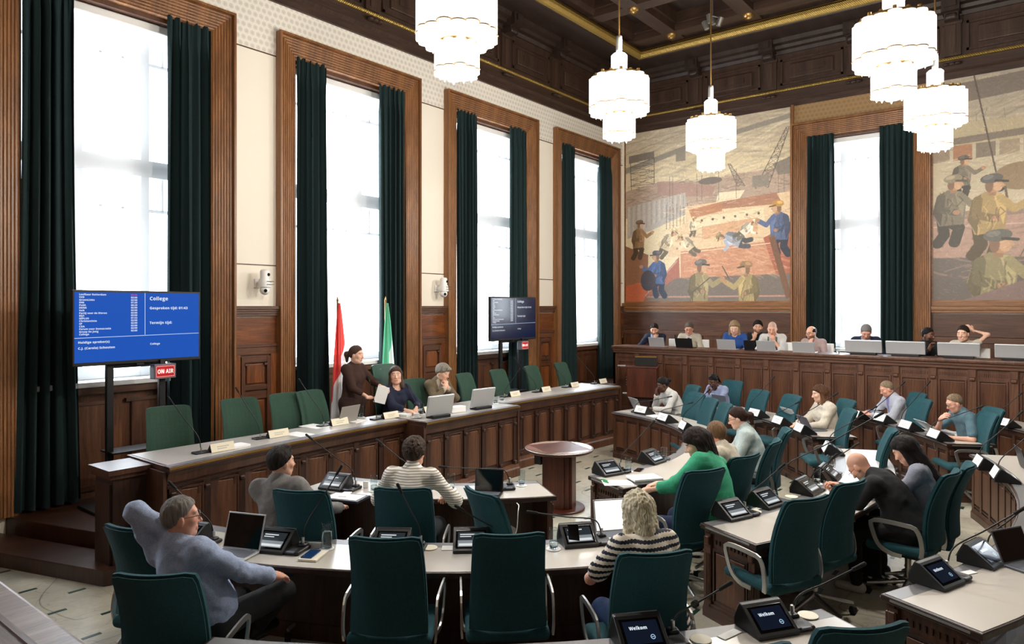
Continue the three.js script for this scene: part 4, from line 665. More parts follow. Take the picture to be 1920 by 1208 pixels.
// ---------------------------------------------------------------- screens on stands with illuminated signs
{
  const screenOf = (bg) => canvasTex(1024, 600, (g, W, H) => {
    g.fillStyle = bg; g.fillRect(0, 0, W, H); g.strokeStyle = '#cfe0ff'; g.lineWidth = 5; g.beginPath(); g.moveTo(548, 0); g.lineTo(548, 376); g.moveTo(0, 390); g.lineTo(W, 376); g.stroke();
    g.fillStyle = '#f4f7ff'; g.font = 'bold 21px sans-serif';
    const rowsT = ['Leefbaar Rotterdam', 'VVD', 'GroenLinks', 'D66', 'PvdA', 'DENK', 'Volt', 'Partij voor de Dieren', 'BIJ1', '50PLUS', 'ChristenUnie', 'SP', 'CDA', 'Forum voor Democratie', 'Groep De Jong', 'College'];
    const times = ['00:00', '02:00', '02:00', '01:49', '00:29', '02:00', '02:00', '02:00', '02:00', '01:53', '02:00', '02:00', '02:00', '02:00', '02:00'];
    rowsT.forEach((s, i) => g.fillText(s, 34, 27 + i * 22.6)); times.forEach((s, i) => { g.fillStyle = i ? '#f4f7ff' : '#d84a9a'; g.fillText(s, 432, 27 + i * 22.6); });
    g.fillStyle = '#f4f7ff'; g.font = 'bold 45px sans-serif'; g.fillText('College', 586, 66); g.font = 'bold 33px sans-serif'; g.fillText('Gesproken tijd: 01:43', 586, 148); g.fillText('Termijn tijd:', 586, 282);
    g.font = 'bold 27px sans-serif'; g.fillText('Huldige spreker(s)'.replace('Huldige', 'Huidige'), 26, 436); g.fillText('C.J. (Carola) Schouten', 26, 486); g.font = 'bold 24px sans-serif'; g.fillText('College', 590, 470);
  }, 1);
  const air = canvasTex(256, 128, (g) => { g.fillStyle = '#8e0d14'; g.fillRect(0, 0, 256, 128); g.strokeStyle = '#ffb0a0'; g.lineWidth = 4; g.strokeRect(8, 8, 240, 112); g.fillStyle = '#ffe9dc'; g.font = 'bold 62px sans-serif'; g.textAlign = 'center'; g.fillText('ON AIR', 128, 86); }, 1);
  const flat = (w, h) => new THREE.PlaneGeometry(w, h);
  const makeTV = (z, glow, label, tex) => {
    const W = 1.32, H = 0.775, yc = 2.175, t = thing('display_screen', label, 'screen', [-7.8, 0, z], Math.PI / 2);
    mesh('casing', [rbox(W, H, 0.05, 0.01, 0, yc, 0)], M.black, t);
    const p = flat(W - 0.04, H - 0.06).translate(0, yc + 0.008, 0.0265); mesh('display', p, std({ color: C('#000000'), emissive: C('#ffffff'), emissiveMap: tex, emissiveIntensity: glow, roughness: 0.15 }), t);
    mesh('maker_strip', [rbox(0.08, 0.02, 0.02, 0.004, 0, yc - H / 2 - 0.008, 0.01)], M.black, t);
    const l = new THREE.RectAreaLight(new THREE.Color().setRGB(0.2, 0.42, 1), (z > -5 ? 0.2 : 0.03), W - 0.04, H - 0.06); l.position.set(-7.8 + 0.04, yc, z); l.lookAt(0, yc, z); l.name = 'screen_light'; scene.add(l);
    return t;
  };
  makeTV(-3.41, 0.6, 'large blue display screen showing speaking times by the first window', screenOf('#1f58bd')); makeTV(-9.87, 0.55, 'dark blue display screen beside the tweed-jacketed woman', screenOf('#0d1738'));
  for (const [z, where] of [[-3.41, 'first'], [-9.87, 'second']]) {
    const s = thing('screen_stand', 'black floor stand carrying the ' + (where === 'first' ? 'large blue' : 'dark blue') + ' display screen', 'stand', [-7.86, DAIS, z], Math.PI / 2);
    for (const x of [-0.28, 0.26]) mesh('post', [rbox(0.07, 1.72, 0.05, 0.008, x, 0.88, 0)], M.black, s);
    mesh('foot', [rbox(0.95, 0.03, 0.62, 0.01, 0, 0.016, 0)], M.black, s); mesh('shelf', [rbox(0.62, 0.02, 0.3, 0.008, 0, 0.6, 0)], M.black, s); mesh('cross_bar', [rbox(0.6, 0.05, 0.04, 0.008, 0, 1.5, 0)], M.black, s);
    const a = thing('on_air_sign', 'red illuminated ON AIR sign under the ' + (where === 'first' ? 'large blue' : 'dark blue') + ' screen', 'sign', [-7.74, 0, z - 0.22], Math.PI / 2 + 0.12);
    mesh('box', [rbox(0.25, 0.16, 0.09, 0.008, 0, 1.69, 0)], M.slate, a); mesh('face', flat(0.22, 0.125).translate(0, 1.69, 0.0465), std({ color: C('#200000'), emissive: C('#ffffff'), emissiveMap: air, emissiveIntensity: 0.95, roughness: 0.3 }), a); mesh('bracket', [box(0.05, 0.06, 0.03, 0, 1.785, -0.02)], M.black, a);
    const l = new THREE.PointLight(new THREE.Color().setRGB(1, 0.12, 0.1), 0.05, 0, 2); l.position.set(-7.65, 1.69, z - 0.22); l.castShadow = true; l.name = 'sign_light'; scene.add(l);
  }
}
// ---------------------------------------------------------------- flags
function flag(z, label, band) {
  const t = thing('flag', label, 'flag', [-7.72, DAIS, z], Math.PI / 2);
  mesh('pole', [cyl(0.014, 0.014, 2.2, 0, 1.1, 0, 12)], M.brass, t); mesh('finial', [lathe([[0.001, 2.2], [0.018, 2.2], [0.012, 2.23], [0.004, 2.26], [0.001, 2.27]], 12)], M.brass, t); mesh('base', [lathe([[0.001, 0], [0.17, 0], [0.17, 0.02], [0.05, 0.06], [0.02, 0.1], [0.001, 0.1]], 20)], M.black, t);
  const nu = 40, nv = 40, pos = [], idx = [], uv = [];
  for (let j = 0; j <= nv; j++) for (let i = 0; i <= nu; i++) { const v = j / nv, u = i / nu, w = 0.03 + 0.44 * Math.pow(v, 0.85); const ph = u * Math.PI * 5 + v * 1.4; pos.push((u - 0.46) * w + 0.006 * Math.sin(ph * 1.7), 2.17 - 1.95 * v, 0.03 + (0.012 + 0.05 * v) * Math.sin(ph)); uv.push(u, v); }
  for (let j = 0; j < nv; j++) for (let i = 0; i < nu; i++) { const a = j * (nu + 1) + i; idx.push(a, a + nu + 1, a + 1, a + 1, a + nu + 1, a + nu + 2); }
  const g = new THREE.BufferGeometry(); g.setAttribute('position', new THREE.Float32BufferAttribute(pos, 3)); g.setAttribute('uv', new THREE.Float32BufferAttribute(uv, 2)); g.setIndex(idx); g.computeVertexNormals();
  const tex = canvasTex(256, 512, band, 1); tex.flipY = false;
  mesh('cloth', g, phy({ map: tex, roughness: 0.7, side: THREE.DoubleSide, transmission: 0.45, thickness: 0, sheen: 0.3, sheenColor: C('#ffffff') }), t);
}
// each cloth hangs by its hoist, so the dyed bands run obliquely down the folds
const oblique = (cols) => (g) => { g.fillStyle = cols[1]; g.fillRect(0, 0, 256, 512); g.fillStyle = cols[0]; g.beginPath(); g.moveTo(0, 0); g.lineTo(256, 0); g.lineTo(256, 120); g.lineTo(0, 350); g.fill(); g.fillStyle = cols[2]; g.beginPath(); g.moveTo(256, 470); g.lineTo(256, 512); g.lineTo(150, 512); g.fill(); };
flag(-5.95, 'hanging red white and blue flag beside the standing woman', oblique(['#e2473f', '#f6f5f3', '#2a4a9a']));
flag(-6.8, 'hanging green and white flag behind the coat-of-arms chair', oblique(['#6cc09a', '#f4f6f2', '#6cc09a']));
// ---------------------------------------------------------------- ceiling spotlight cluster and wall cameras
for (const [z, where] of [[-5.17, 'beside the larger screen'], [-8.52, 'beside the smaller screen']]) {
  const c = thing('wall_camera', 'white dome camera on a wall bracket ' + where, 'camera', [XL, 2.7, z], Math.PI / 2);
  mesh('bracket', [rbox(0.1, 0.12, 0.04, 0.01, 0, 0, 0.02), rbox(0.05, 0.05, 0.16, 0.01, 0, 0, 0.08)], M.white, c); mesh('body', [lathe([[0.001, 0.18], [0.05, 0.175], [0.06, 0.15], [0.06, 0.06], [0.08, 0.03], [0.085, -0.05], [0.07, -0.06], [0.001, -0.06]], 20).translate(0, 0, 0.18)], M.white, c);
  mesh('dome', [new THREE.SphereGeometry(0.065, 18, 12).translate(0, -0.09, 0.18)], M.white, c); mesh('lens', [new THREE.SphereGeometry(0.022, 12, 8).translate(0.02, 0.11, 0.235), new THREE.SphereGeometry(0.024, 12, 8).translate(-0.02, -0.1, 0.23)], M.blackGloss, c); mesh('vent', [box(0.1, 0.008, 0.01, 0.03, 0.02, 0.262), box(0.1, 0.008, 0.01, 0.03, -0.02, 0.262)], M.black, c);
}
{
  const p = atDepth(1336, 8, 13.4), c = thing('spotlight_cluster', 'small cluster of metal spotlights hanging under the coffered ceiling', 'spotlight', [p.x, 0, p.z]);
  mesh('stem', [cyl(0.012, 0.012, 0.4, 0, 8.05, 0, 8)], M.alu, c);
  for (const [dx, dy, dz, a] of [[-0.14, 0, 0, 0.35], [0.14, 0, 0, -0.35], [0, 0.05, 0.14, 0.1], [-0.05, 0.12, -0.14, 0.2]]) { mesh('spotlight', [cyl(0.045, 0.055, 0.16, 0, 0, 0, 14).rotateZ(a).translate(dx, 7.8 + dy, dz)], M.alu, c); mesh('arm', [bar([0, 7.95, 0], [dx, 7.88 + dy, dz], 0.01)], M.alu, c); }
}
// ---------------------------------------------------------------- people: joints -> smooth distance field -> surface nets
const sm = (a, b, k) => { const h = Math.max(k - Math.abs(a - b), 0) / k; return Math.min(a, b) - h * h * k * 0.25; };
function cone(a, b, ra, rb, k = 0.04) {
  const ax = a.x, ay = a.y, az = a.z, bx0 = b.x - ax, by = b.y - ay, bz = b.z - az, L = bx0 * bx0 + by * by + bz * bz + 1e-9, R0 = Math.max(ra, rb);
  return { k, lo: [Math.min(a.x, b.x) - R0, Math.min(a.y, b.y) - R0, Math.min(a.z, b.z) - R0], hi: [Math.max(a.x, b.x) + R0, Math.max(a.y, b.y) + R0, Math.max(a.z, b.z) + R0],
    d: (x, y, z) => { const px = x - ax, py = y - ay, pz = z - az; let t = (px * bx0 + py * by + pz * bz) / L; t = t < 0 ? 0 : t > 1 ? 1 : t; const ex = px - bx0 * t, ey = py - by * t, ez = pz - bz * t; return Math.sqrt(ex * ex + ey * ey + ez * ez) - (ra + (rb - ra) * t); } };
}
function ell(c, r, q = null, k = 0.04) {                                // ellipsoid, optional turn
  const iq = q ? q.clone().invert() : null, v = V(), R0 = Math.max(r.x, r.y, r.z);
  return { k, lo: [c.x - R0, c.y - R0, c.z - R0], hi: [c.x + R0, c.y + R0, c.z + R0],
    d: (x, y, z) => { let X = x - c.x, Y = y - c.y, Z = z - c.z; if (iq) { v.set(X, Y, Z).applyQuaternion(iq); X = v.x; Y = v.y; Z = v.z; } const a = X / r.x, b = Y / r.y, e = Z / r.z, k0 = Math.sqrt(a * a + b * b + e * e), g1 = a / r.x, g2 = b / r.y, g3 = e / r.z, k1 = Math.sqrt(g1 * g1 + g2 * g2 + g3 * g3) + 1e-9; return k0 * (k0 - 1) / k1; } };
}
function field(prims, grow = 0, post = null) {
  const lo = [1e3, 1e3, 1e3], hi = [-1e3, -1e3, -1e3]; for (const p of prims) for (let i = 0; i < 3; i++) { lo[i] = Math.min(lo[i], p.lo[i] - grow); hi[i] = Math.max(hi[i], p.hi[i] + grow); }
  return { prims, grow, post, lo, hi };
}
function nets({ prims, grow, post, lo, hi }, h) {                       // naive surface nets; each block of cells keeps only the primitives that reach it
  const m = 3 * h, o = lo.map((v) => v - m), n = hi.map((v, i) => Math.ceil((v + m - o[i]) / h) + 1), [nx, ny, nz] = n, G = new Float32Array(nx * ny * nz), B = 5, half = B * h * 0.87, list = [], dist = new Float32Array(prims.length);
  for (let K = 0; K < nz; K += B) for (let J = 0; J < ny; J += B) for (let I = 0; I < nx; I += B) {
    const cx = o[0] + (I + B / 2 - 0.5) * h, cy = o[1] + (J + B / 2 - 0.5) * h, cz = o[2] + (K + B / 2 - 0.5) * h; let mn = 1e3, kk = 0;
    for (let p = 0; p < prims.length; p++) { const e = dist[p] = prims[p].d(cx, cy, cz); if (e < mn) mn = e; if (prims[p].k > kk) kk = prims[p].k; }
    const k1 = Math.min(nz, K + B), j1 = Math.min(ny, J + B), i1 = Math.min(nx, I + B), far = mn - grow > half * 1.5 + kk * 0.3 + 0.02;
    if (far || mn < -half * 1.6 - 0.03 && !post) { const v = far ? 1 : -1; for (let k = K; k < k1; k++) for (let j = J; j < j1; j++) for (let i = I; i < i1; i++) G[(k * ny + j) * nx + i] = v; continue; }
    list.length = 0; for (let p = 0; p < prims.length; p++) if (dist[p] < mn + half * 2.4 + kk) list.push(prims[p]);
    for (let k = K; k < k1; k++) for (let j = J; j < j1; j++) for (let i = I; i < i1; i++) {
      const x = o[0] + i * h, y = o[1] + j * h, z = o[2] + k * h; let d = 1e3; for (let p = 0; p < list.length; p++) { const q = list[p], e = q.d(x, y, z); d = d > 1 ? e : (e - d > q.k ? d : sm(d, e, q.k)); } d -= grow; G[(k * ny + j) * nx + i] = post && d < 0.06 ? post(d, x, y, z) : d;
    }
  }
  const id = new Int32Array(nx * ny * nz).fill(-1), pos = [], idx = [], sx = 1, sy = nx, sz = nx * ny, cor = [0, sx, sy, sx + sy, sz, sx + sz, sy + sz, sx + sy + sz];
  const ed = [[0, 1], [2, 3], [4, 5], [6, 7], [0, 2], [1, 3], [4, 6], [5, 7], [0, 4], [1, 5], [2, 6], [3, 7]], CO = [[0, 0, 0], [1, 0, 0], [0, 1, 0], [1, 1, 0], [0, 0, 1], [1, 0, 1], [0, 1, 1], [1, 1, 1]];
  for (let k = 0; k < nz - 1; k++) for (let j = 0; j < ny - 1; j++) for (let i = 0; i < nx - 1; i++) {
    const a = (k * ny + j) * nx + i; let mask = 0; for (let c = 0; c < 8; c++) if (G[a + cor[c]] < 0) mask |= 1 << c; if (mask === 0 || mask === 255) continue;
    let x = 0, y = 0, z = 0, q = 0; for (const [u, v] of ed) { const p = G[a + cor[u]], r = G[a + cor[v]]; if ((p < 0) !== (r < 0)) { const t = p / (p - r); x += CO[u][0] + (CO[v][0] - CO[u][0]) * t; y += CO[u][1] + (CO[v][1] - CO[u][1]) * t; z += CO[u][2] + (CO[v][2] - CO[u][2]) * t; q++; } }
    id[a] = pos.length / 3; pos.push(o[0] + (i + x / q) * h, o[1] + (j + y / q) * h, o[2] + (k + z / q) * h);
  }
  const quad = (a, b, c, d, flip) => { a = id[a]; b = id[b]; c = id[c]; d = id[d]; if (a < 0 || b < 0 || c < 0 || d < 0) return; flip ? idx.push(a, b, c, b, d, c) : idx.push(a, c, b, b, c, d); };
  for (let k = 1; k < nz - 1; k++) for (let j = 1; j < ny - 1; j++) for (let i = 1; i < nx - 1; i++) {
    const a = (k * ny + j) * nx + i, s = G[a] < 0;
    if (s !== (G[a + sx] < 0)) quad(a - sy - sz, a - sz, a - sy, a, s); if (s !== (G[a + sy] < 0)) quad(a - sx - sz, a - sx, a - sz, a, s); if (s !== (G[a + sz] < 0)) quad(a - sx - sy, a - sy, a - sx, a, s);
  }
  const g = new THREE.BufferGeometry(); g.setAttribute('position', new THREE.Float32BufferAttribute(pos, 3)); g.setIndex(idx);
  g.computeVertexNormals(); return g;
}
function paint(g, fn) { const p = g.attributes.position, c = new Float32Array(p.count * 3); for (let i = 0; i < p.count; i++) { const k = fn(p.getX(i), p.getY(i), p.getZ(i)); c[3 * i] = k.r; c[3 * i + 1] = k.g; c[3 * i + 2] = k.b; } g.setAttribute('color', new THREE.BufferAttribute(c, 3)); return g; }
function clothUV(g) { const p = g.attributes.position, n = g.attributes.normal, uv = new Float32Array(p.count * 2); for (let i = 0; i < p.count; i++) { const x = Math.abs(n.getX(i)), z = Math.abs(n.getZ(i)); uv[2 * i] = x > z ? p.getZ(i) : p.getX(i); uv[2 * i + 1] = p.getY(i); } g.setAttribute('uv', new THREE.BufferAttribute(uv, 2)); return g; }

const skinMat = phy({ vertexColors: true, roughness: 0.55, sheen: 0.15, sheenColor: C('#ffd9c4') }), hairMat = phy({ vertexColors: true, map: hairTex, bumpMap: hairTex, bumpScale: 0.006, roughness: 0.62, specularIntensity: 0.5 }), clothMat = phy({ vertexColors: true, map: fabricTex, bumpMap: fabricBump, bumpScale: 0.0006, roughness: 0.9 }), shoeMat = std({ color: C('#17130f'), roughness: 0.4 }), frameMat = std({ color: C('#2a1c14'), roughness: 0.35 });
const stripeTex = (bg, fg, n, duty) => canvasTex(64, 64 * n, (g) => { g.fillStyle = bg; g.fillRect(0, 0, 64, 64 * n); g.fillStyle = fg; for (let k = 0; k < n; k++) g.fillRect(0, k * 64, 64, 64 * duty); }, 1);
const wavyStripes = canvasTex(128, 128, (g) => { g.fillStyle = '#e6dccb'; g.fillRect(0, 0, 128, 128); g.strokeStyle = '#171a2c'; g.lineWidth = 26; for (const y of [32, 96]) { g.beginPath(); for (let x = -8; x <= 136; x += 4) g.lineTo(x, y + 4 * Math.sin(x / 128 * Math.PI * 8)); g.stroke(); } }, [1 / 0.09, 1 / 0.075]);
const fineStripes = canvasTex(64, 64, (g) => { g.fillStyle = '#ece8df'; g.fillRect(0, 0, 64, 64); g.fillStyle = '#a49b8e'; g.fillRect(0, 10, 64, 26); }, [1 / 0.02, 1 / 0.02]);
const fineStripesV = canvasTex(64, 64, (g) => { g.fillStyle = '#ece8df'; g.fillRect(0, 0, 64, 64); g.fillStyle = '#857d72'; g.fillRect(10, 0, 22, 64); }, [1 / 0.024, 1 / 0.024]);

function makeHand(side, q, at, curl, cell, S) {                        // local: +z along fingers, +y back of the hand, thumb on side
  const P = [], v = (x, y, z) => V(x, y, z), ec = 0.012;
  P.push(ell(v(0, 0, 0.045), v(0.04, 0.017, 0.052), null, 0.015), cone(v(0, 0, -0.03), v(0, 0, 0.02), 0.026, 0.027, 0.03));
  [[-0.029, 0.056, 0.0078], [-0.0095, 0.07, 0.0086], [0.0105, 0.076, 0.0088], [0.03, 0.068, 0.0085]].forEach(([x, L, r], i) => {
    let p = v(side * x, 0.002, 0.085 - Math.abs(x - 0.008) * 0.25), a = 0.15 + curl * 0.35 + 0.04 * i; const spread = side * x * 2.2;
    for (const [f, dc] of [[0.45, curl * 0.8], [0.32, curl * 0.8], [0.23, curl * 0.6]]) { const d = v(Math.sin(spread) * 0.5, -Math.sin(a), Math.cos(a)).normalize(), b = p.clone().addScaledVector(d, L * f * 1.12); P.push(cone(p, b, r, r * 0.93, 0.006)); p = b; a += dc; r *= 0.94; }
  });
  let p = v(side * 0.032, -0.004, 0.022); P.push(cone(v(side * 0.018, -0.002, 0.01), p, 0.015, 0.013, 0.012)); for (const [L, d] of [[0.036, v(side * 0.75, -0.2 - curl * 0.2, 0.62)], [0.03, v(side * 0.45 - side * curl * 0.3, -0.3 - curl * 0.3, 0.85)]]) { const b = p.clone().addScaledVector(d.normalize(), L); P.push(cone(p, b, 0.0105, 0.009, 0.006)); p = b; }
  const g = nets(field(P), cell); g.applyMatrix4(new THREE.Matrix4().compose(at, q, V(S, S, S))); return g;
}
function hairPrims(h, hc) {
  const v = (x, y, z) => V(x, y, z), P = [], t = h.t ?? 0.012;
  const cap = ell(v(0, 0.035, -0.012), v(0.077 + t, 0.098 + t, 0.1 + t), null, 0.03), slope = h.slope ?? 0.85, base = h.base ?? 0.012;
  const nn = Math.hypot(1, slope), capD = cap.d, smooth = (a, b, t2) => { const q = Math.min(1, Math.max(0, (t2 - a) / (b - a))); return q * q * (3 - 2 * q); };
  h.line = h.slope === undefined ? (z) => -0.08 + (base + 0.085) * smooth(-0.062, 0.012, z) + Math.max(0, z - 0.018) * 1.02 : (z) => base + slope * z; // front hairline, sideburn, nape
  cap.d = (x, y, z) => { let d = capD(x, y, z); const cl = (h.line(z) - y) / nn, e = Math.min(1, Math.max(0, -cl / (h.taper ?? 0.03))); d += (t - 0.0015) * (1 - e * (2 - e)); d = Math.max(d, cl); if (h.part) d = Math.max(d, h.part(x, y, z)); return d; };
  P.push(cap); for (const e of h.extra ?? []) P.push(e); return P;
}
function makeHead(o, cell) {
  const v = (x, y, z) => V(x, y, z), f = o.fem ? 0.93 : 1, P = [
    ell(v(0, 0.036, -0.012), v(0.075, 0.096, 0.097), null, 0.03), ell(v(0, -0.03, 0.022), v(0.063 * f, 0.088, 0.07), null, 0.04), cone(v(-0.04 * f, -0.075, 0.03), v(0.04 * f, -0.075, 0.03), 0.028 * f, 0.028 * f, 0.04), ell(v(0, -0.1, 0.062), v(0.024, 0.02, 0.022), null, 0.03),
    cone(v(-0.036, 0.034, 0.074), v(0.036, 0.034, 0.074), 0.013, 0.013, 0.02), ell(v(-0.045 * f, -0.02, 0.062), v(0.022, 0.02, 0.018), null, 0.03), ell(v(0.045 * f, -0.02, 0.062), v(0.022, 0.02, 0.018), null, 0.03),
    cone(v(0, 0.018, 0.086), v(0, -0.028, 0.11), 0.008, 0.012, 0.012), ell(v(0.011, -0.033, 0.095), v(0.009, 0.008, 0.01), null, 0.008), ell(v(-0.011, -0.033, 0.095), v(0.009, 0.008, 0.01), null, 0.008),
    cone(v(-0.02, -0.062, 0.083), v(0.02, -0.062, 0.083), 0.008, 0.008, 0.012), cone(v(-0.015, -0.073, 0.084), v(0.015, -0.073, 0.084), 0.008, 0.008, 0.01),
    ell(v(0.078, -0.008, -0.006), v(0.01, 0.031, 0.02), new THREE.Quaternion().setFromEuler(new THREE.Euler(0, 0.35, 0)), 0.012), ell(v(-0.078, -0.008, -0.006), v(0.01, 0.031, 0.02), new THREE.Quaternion().setFromEuler(new THREE.Euler(0, -0.35, 0)), 0.012),
    cone(v(0, -0.05, -0.02), v(0, -0.17, -0.035), 0.05 * f, 0.052 * f, 0.04),
  ];
  const F = field(P, 0, (d, x, y, z) => { const ex = Math.abs(x) - 0.031, s = 0.014 - Math.sqrt(ex * ex + (y - 0.012) * (y - 0.012) + (z - 0.099) * (z - 0.099)); d = Math.max(d, s); const eb = Math.sqrt(ex * ex + (y - 0.011) * (y - 0.011) + (z - 0.081) * (z - 0.081)) - 0.0122; d = Math.min(d, eb); const mo = Math.abs(y + 0.067) < 0.002 && Math.abs(x) < 0.021 && z > 0.08 ? 0.0025 : 0; return d + mo; });
  const g = nets(F, cell), skin = C(o.skin), lip = C(o.skin).multiply(new THREE.Color(0.82, 0.5, 0.5)), brow = C(o.brow ?? o.hairColor ?? '#3a2a1e'), white = C('#e9e4dc'), dark = C('#1c140f'), beard = o.beard ? C(o.beard) : null, stub = o.scalp ? C(o.scalp) : null, cheek = C(o.skin).multiply(new THREE.Color(1.02, 0.86, 0.83));
  paint(g, (x, y, z) => {
    const ex = Math.abs(x) - 0.031, er = Math.hypot(ex, y - 0.011);
    if (z > 0.083 && er < 0.0118) return z > 0.0895 && er < 0.0062 ? dark : er > 0.0092 ? dark.clone().lerp(skin, 0.4) : white;
    if (z > 0.055 && Math.abs(y - 0.037 + Math.abs(ex) * 0.22) < 0.0055 && Math.abs(x) > 0.012 && Math.abs(x) < 0.054) return brow.clone().lerp(skin, 0.25);
    if (z > 0.07 && Math.abs(y + 0.067) < 0.0105 - Math.abs(x) * 0.25 && Math.abs(x) < 0.026) return Math.abs(y + 0.067) < 0.0016 ? lip.clone().multiplyScalar(0.45) : lip;
    if (beard && y < -0.035 - 0.02 * (z > 0.085) && z > -0.02 && !(Math.abs(x) < 0.012 && y > -0.048 && z > 0.09)) return beard.clone().lerp(skin, 0.18 + 0.15 * noise3(x * 220, y * 220, z * 220));
    if (stub && y > 0.012 + 0.85 * z) return stub.clone().lerp(skin, 0.35 + 0.2 * noise3(x * 160, y * 160, z * 160));
    const ck = Math.hypot(Math.abs(x) - 0.045, y + 0.02); if (z > 0.04 && ck < 0.03) return cheek.clone().lerp(skin, ck / 0.03);
    const n = 1 + 0.05 * noise3(x * 60, y * 60, z * 60); return skin.clone().multiplyScalar(n);
  });
  return g;
}
let peopleNo = 0;
function person(o) {
  const near = o.near ?? 1, cell = near > 1 ? 0.011 : near === 1 ? 0.013 : 0.016, hcell = near > 1 ? 0.0042 : near === 1 ? 0.005 : 0.006;
  let S = o.scale ?? 0.97; const fem = o.fem, W = fem ? 0.9 : 1, fat = o.fat ?? 1, eul = (x, y, z) => new THREE.Quaternion().setFromEuler(new THREE.Euler(deg(x), deg(y), deg(z), 'YXZ'));
  const stand = o.stand, hipY = stand ? 0.93 : 0.585, hip = V(0, hipY, -0.04);
  const q1 = eul(o.lean ?? 5, o.twist ?? 0, o.side ?? 0), q2 = eul((o.lean ?? 5) + (o.hunch ?? 8), (o.twist ?? 0) * 1.2, (o.side ?? 0) * 1.2);
  const L = (q, x, y, z, from) => V(x, y, z).applyQuaternion(q).add(from);
  const waist = L(q1, 0, 0.16, 0.01, hip), chest = L(q1, 0, 0.31, 0.0, hip), neck = L(q2, 0, 0.2, -0.015, chest), shW = 0.175 * (fem ? 0.9 : 1.02);
  const sh = { l: L(q2, shW, 0.145, -0.01, chest), r: L(q2, -shW, 0.145, -0.01, chest) };
  const H = o.head ?? {}, qh = eul(H.pitch ?? 10, (H.yaw ?? 0) + (o.twist ?? 0), H.roll ?? 0), hs = 0.95 * (o.hs ?? 1);
  const neckTop = neck.clone().add(V(0, 0.045, 0.022).applyQuaternion(q2.clone().slerp(qh, 0.5))), head = neckTop.clone().add(V(0, 0.098, 0.014).multiplyScalar(hs).applyQuaternion(qh));
  // arms by two-bone reach
  const arms = {}, UA = 0.285 * (fem ? 0.95 : 1), FA = 0.25 * (fem ? 0.95 : 1);
  for (const s of ['l', 'r']) {
    const sg = s === 'l' ? 1 : -1, a = o['arm' + s] ?? {}, T = a.t ? V(...a.t) : V(sg * 0.14, 0.775, 0.4), hint = a.e ? V(...a.e) : V(sg * 0.75, -0.9, -0.35), A = sh[s], d = T.clone().sub(A); let len = d.length(); const mx = (UA + FA) * 0.985; if (len > mx) { d.multiplyScalar(mx / len); len = mx; }
    const wr = A.clone().add(d), x = (UA * UA - FA * FA + len * len) / (2 * len), hgt = Math.sqrt(Math.max(0, UA * UA - x * x)), u = d.clone().normalize(), pr = hint.clone().addScaledVector(u, -hint.dot(u)).normalize(), el = A.clone().addScaledVector(u, x).addScaledVector(pr, hgt);
    arms[s] = { A, el, wr, a, sg };
  }
  const kn = {}, ft = {};
  for (const [s, sg] of [['l', 1], ['r', -1]]) { const k = o['knee' + s]; if (stand) { kn[s] = V(sg * 0.1, 0.49, -0.02); ft[s] = V(sg * 0.11, 0.07, -0.05); } else { kn[s] = k ? V(...k) : V(sg * 0.15, 0.52, 0.39); const f = o['foot' + s]; ft[s] = f ? V(...f) : V(sg * 0.15, 0.07, 0.36); } }
  const hipJ = { l: V(0.09 * (fem ? 1.03 : 1), hipY - 0.02, -0.03), r: V(-0.09 * (fem ? 1.03 : 1), hipY - 0.02, -0.03) };
  const torso = () => [ell(hip.clone().add(V(0, 0.02, 0)), V(0.165 * fat, 0.12, 0.12 * fat), null, 0.08), ell(waist, V(0.135 * W * fat, 0.14, 0.1 * fat), q1, 0.1), ell(chest, V(0.155 * W * Math.sqrt(fat), 0.16, 0.108 * Math.sqrt(fat)), q2, 0.1), cone(sh.l.clone().lerp(neck, 0.12), sh.r.clone().lerp(neck, 0.12), 0.062 * W, 0.062 * W, 0.09), cone(L(q2, 0, 0.05, -0.015, chest), neck, 0.1 * W, 0.058 * W, 0.06), ...(fem ? [ell(L(q2, 0.065, 0.03, 0.085, chest), V(0.058, 0.058, 0.05), q2, 0.06), ell(L(q2, -0.065, 0.03, 0.085, chest), V(0.058, 0.058, 0.05), q2, 0.06)] : []), ...(fat > 1.08 ? [ell(L(q1, 0, 0.1, 0.06, hip), V(0.15 * fat, 0.12, 0.1 * fat), q1, 0.1)] : [])];
  const armP = (s, g = 0) => { const { A, el, wr } = arms[s]; return [cone(A, el, 0.05 * W + g, 0.04 * W + g, 0.05), cone(el, wr, 0.039 * W + g, 0.026 * W + g, 0.03)]; };
  const legP = (s) => [cone(hipJ[s], kn[s], 0.085 * Math.sqrt(fat), 0.058, 0.06), cone(kn[s], ft[s], 0.056, 0.038, 0.04)];
  const footP = (s, sg) => [cone(ft[s].clone().add(V(0, -0.025, -0.03)), ft[s].clone().add(V(0, -0.04, 0.15)), 0.038, 0.03, 0.03)];
  // placing by the head pixel: height of the head above what carries the person gives the distance
  const yaw = Math.PI / 2 - deg(o.face), base = o.base ?? 0;
  if (o.planeZ) { const r = (o.px[0] - 960) / FOCAL, D = -o.planeZ / (cosY + sinY * r); o.at = [D * (r * cosY - sinY), EYE - (o.px[1] - 574) * D / FOCAL, o.planeZ]; S = (o.at[1] - base) / head.y; }
  if (o.planeX) { const r = (o.px[0] - 960) / FOCAL, D = -o.planeX / (sinY - cosY * r); o.at = [o.planeX, EYE - (o.px[1] - 574) * D / FOCAL, -D * (cosY + sinY * r)]; S = (o.at[1] - base) / head.y; }
  if (o.depth) { const w = atDepth(o.px[0], o.px[1], o.depth); o.at = [w.x, w.y, w.z]; S = (w.y - base) / head.y; }
  const hw = head.clone().multiplyScalar(S), target = !o.at ? atHeight(o.px[0], o.px[1], base + hw.y) : V(...o.at), off = hw.clone().applyAxisAngle(V(0, 1, 0), yaw);
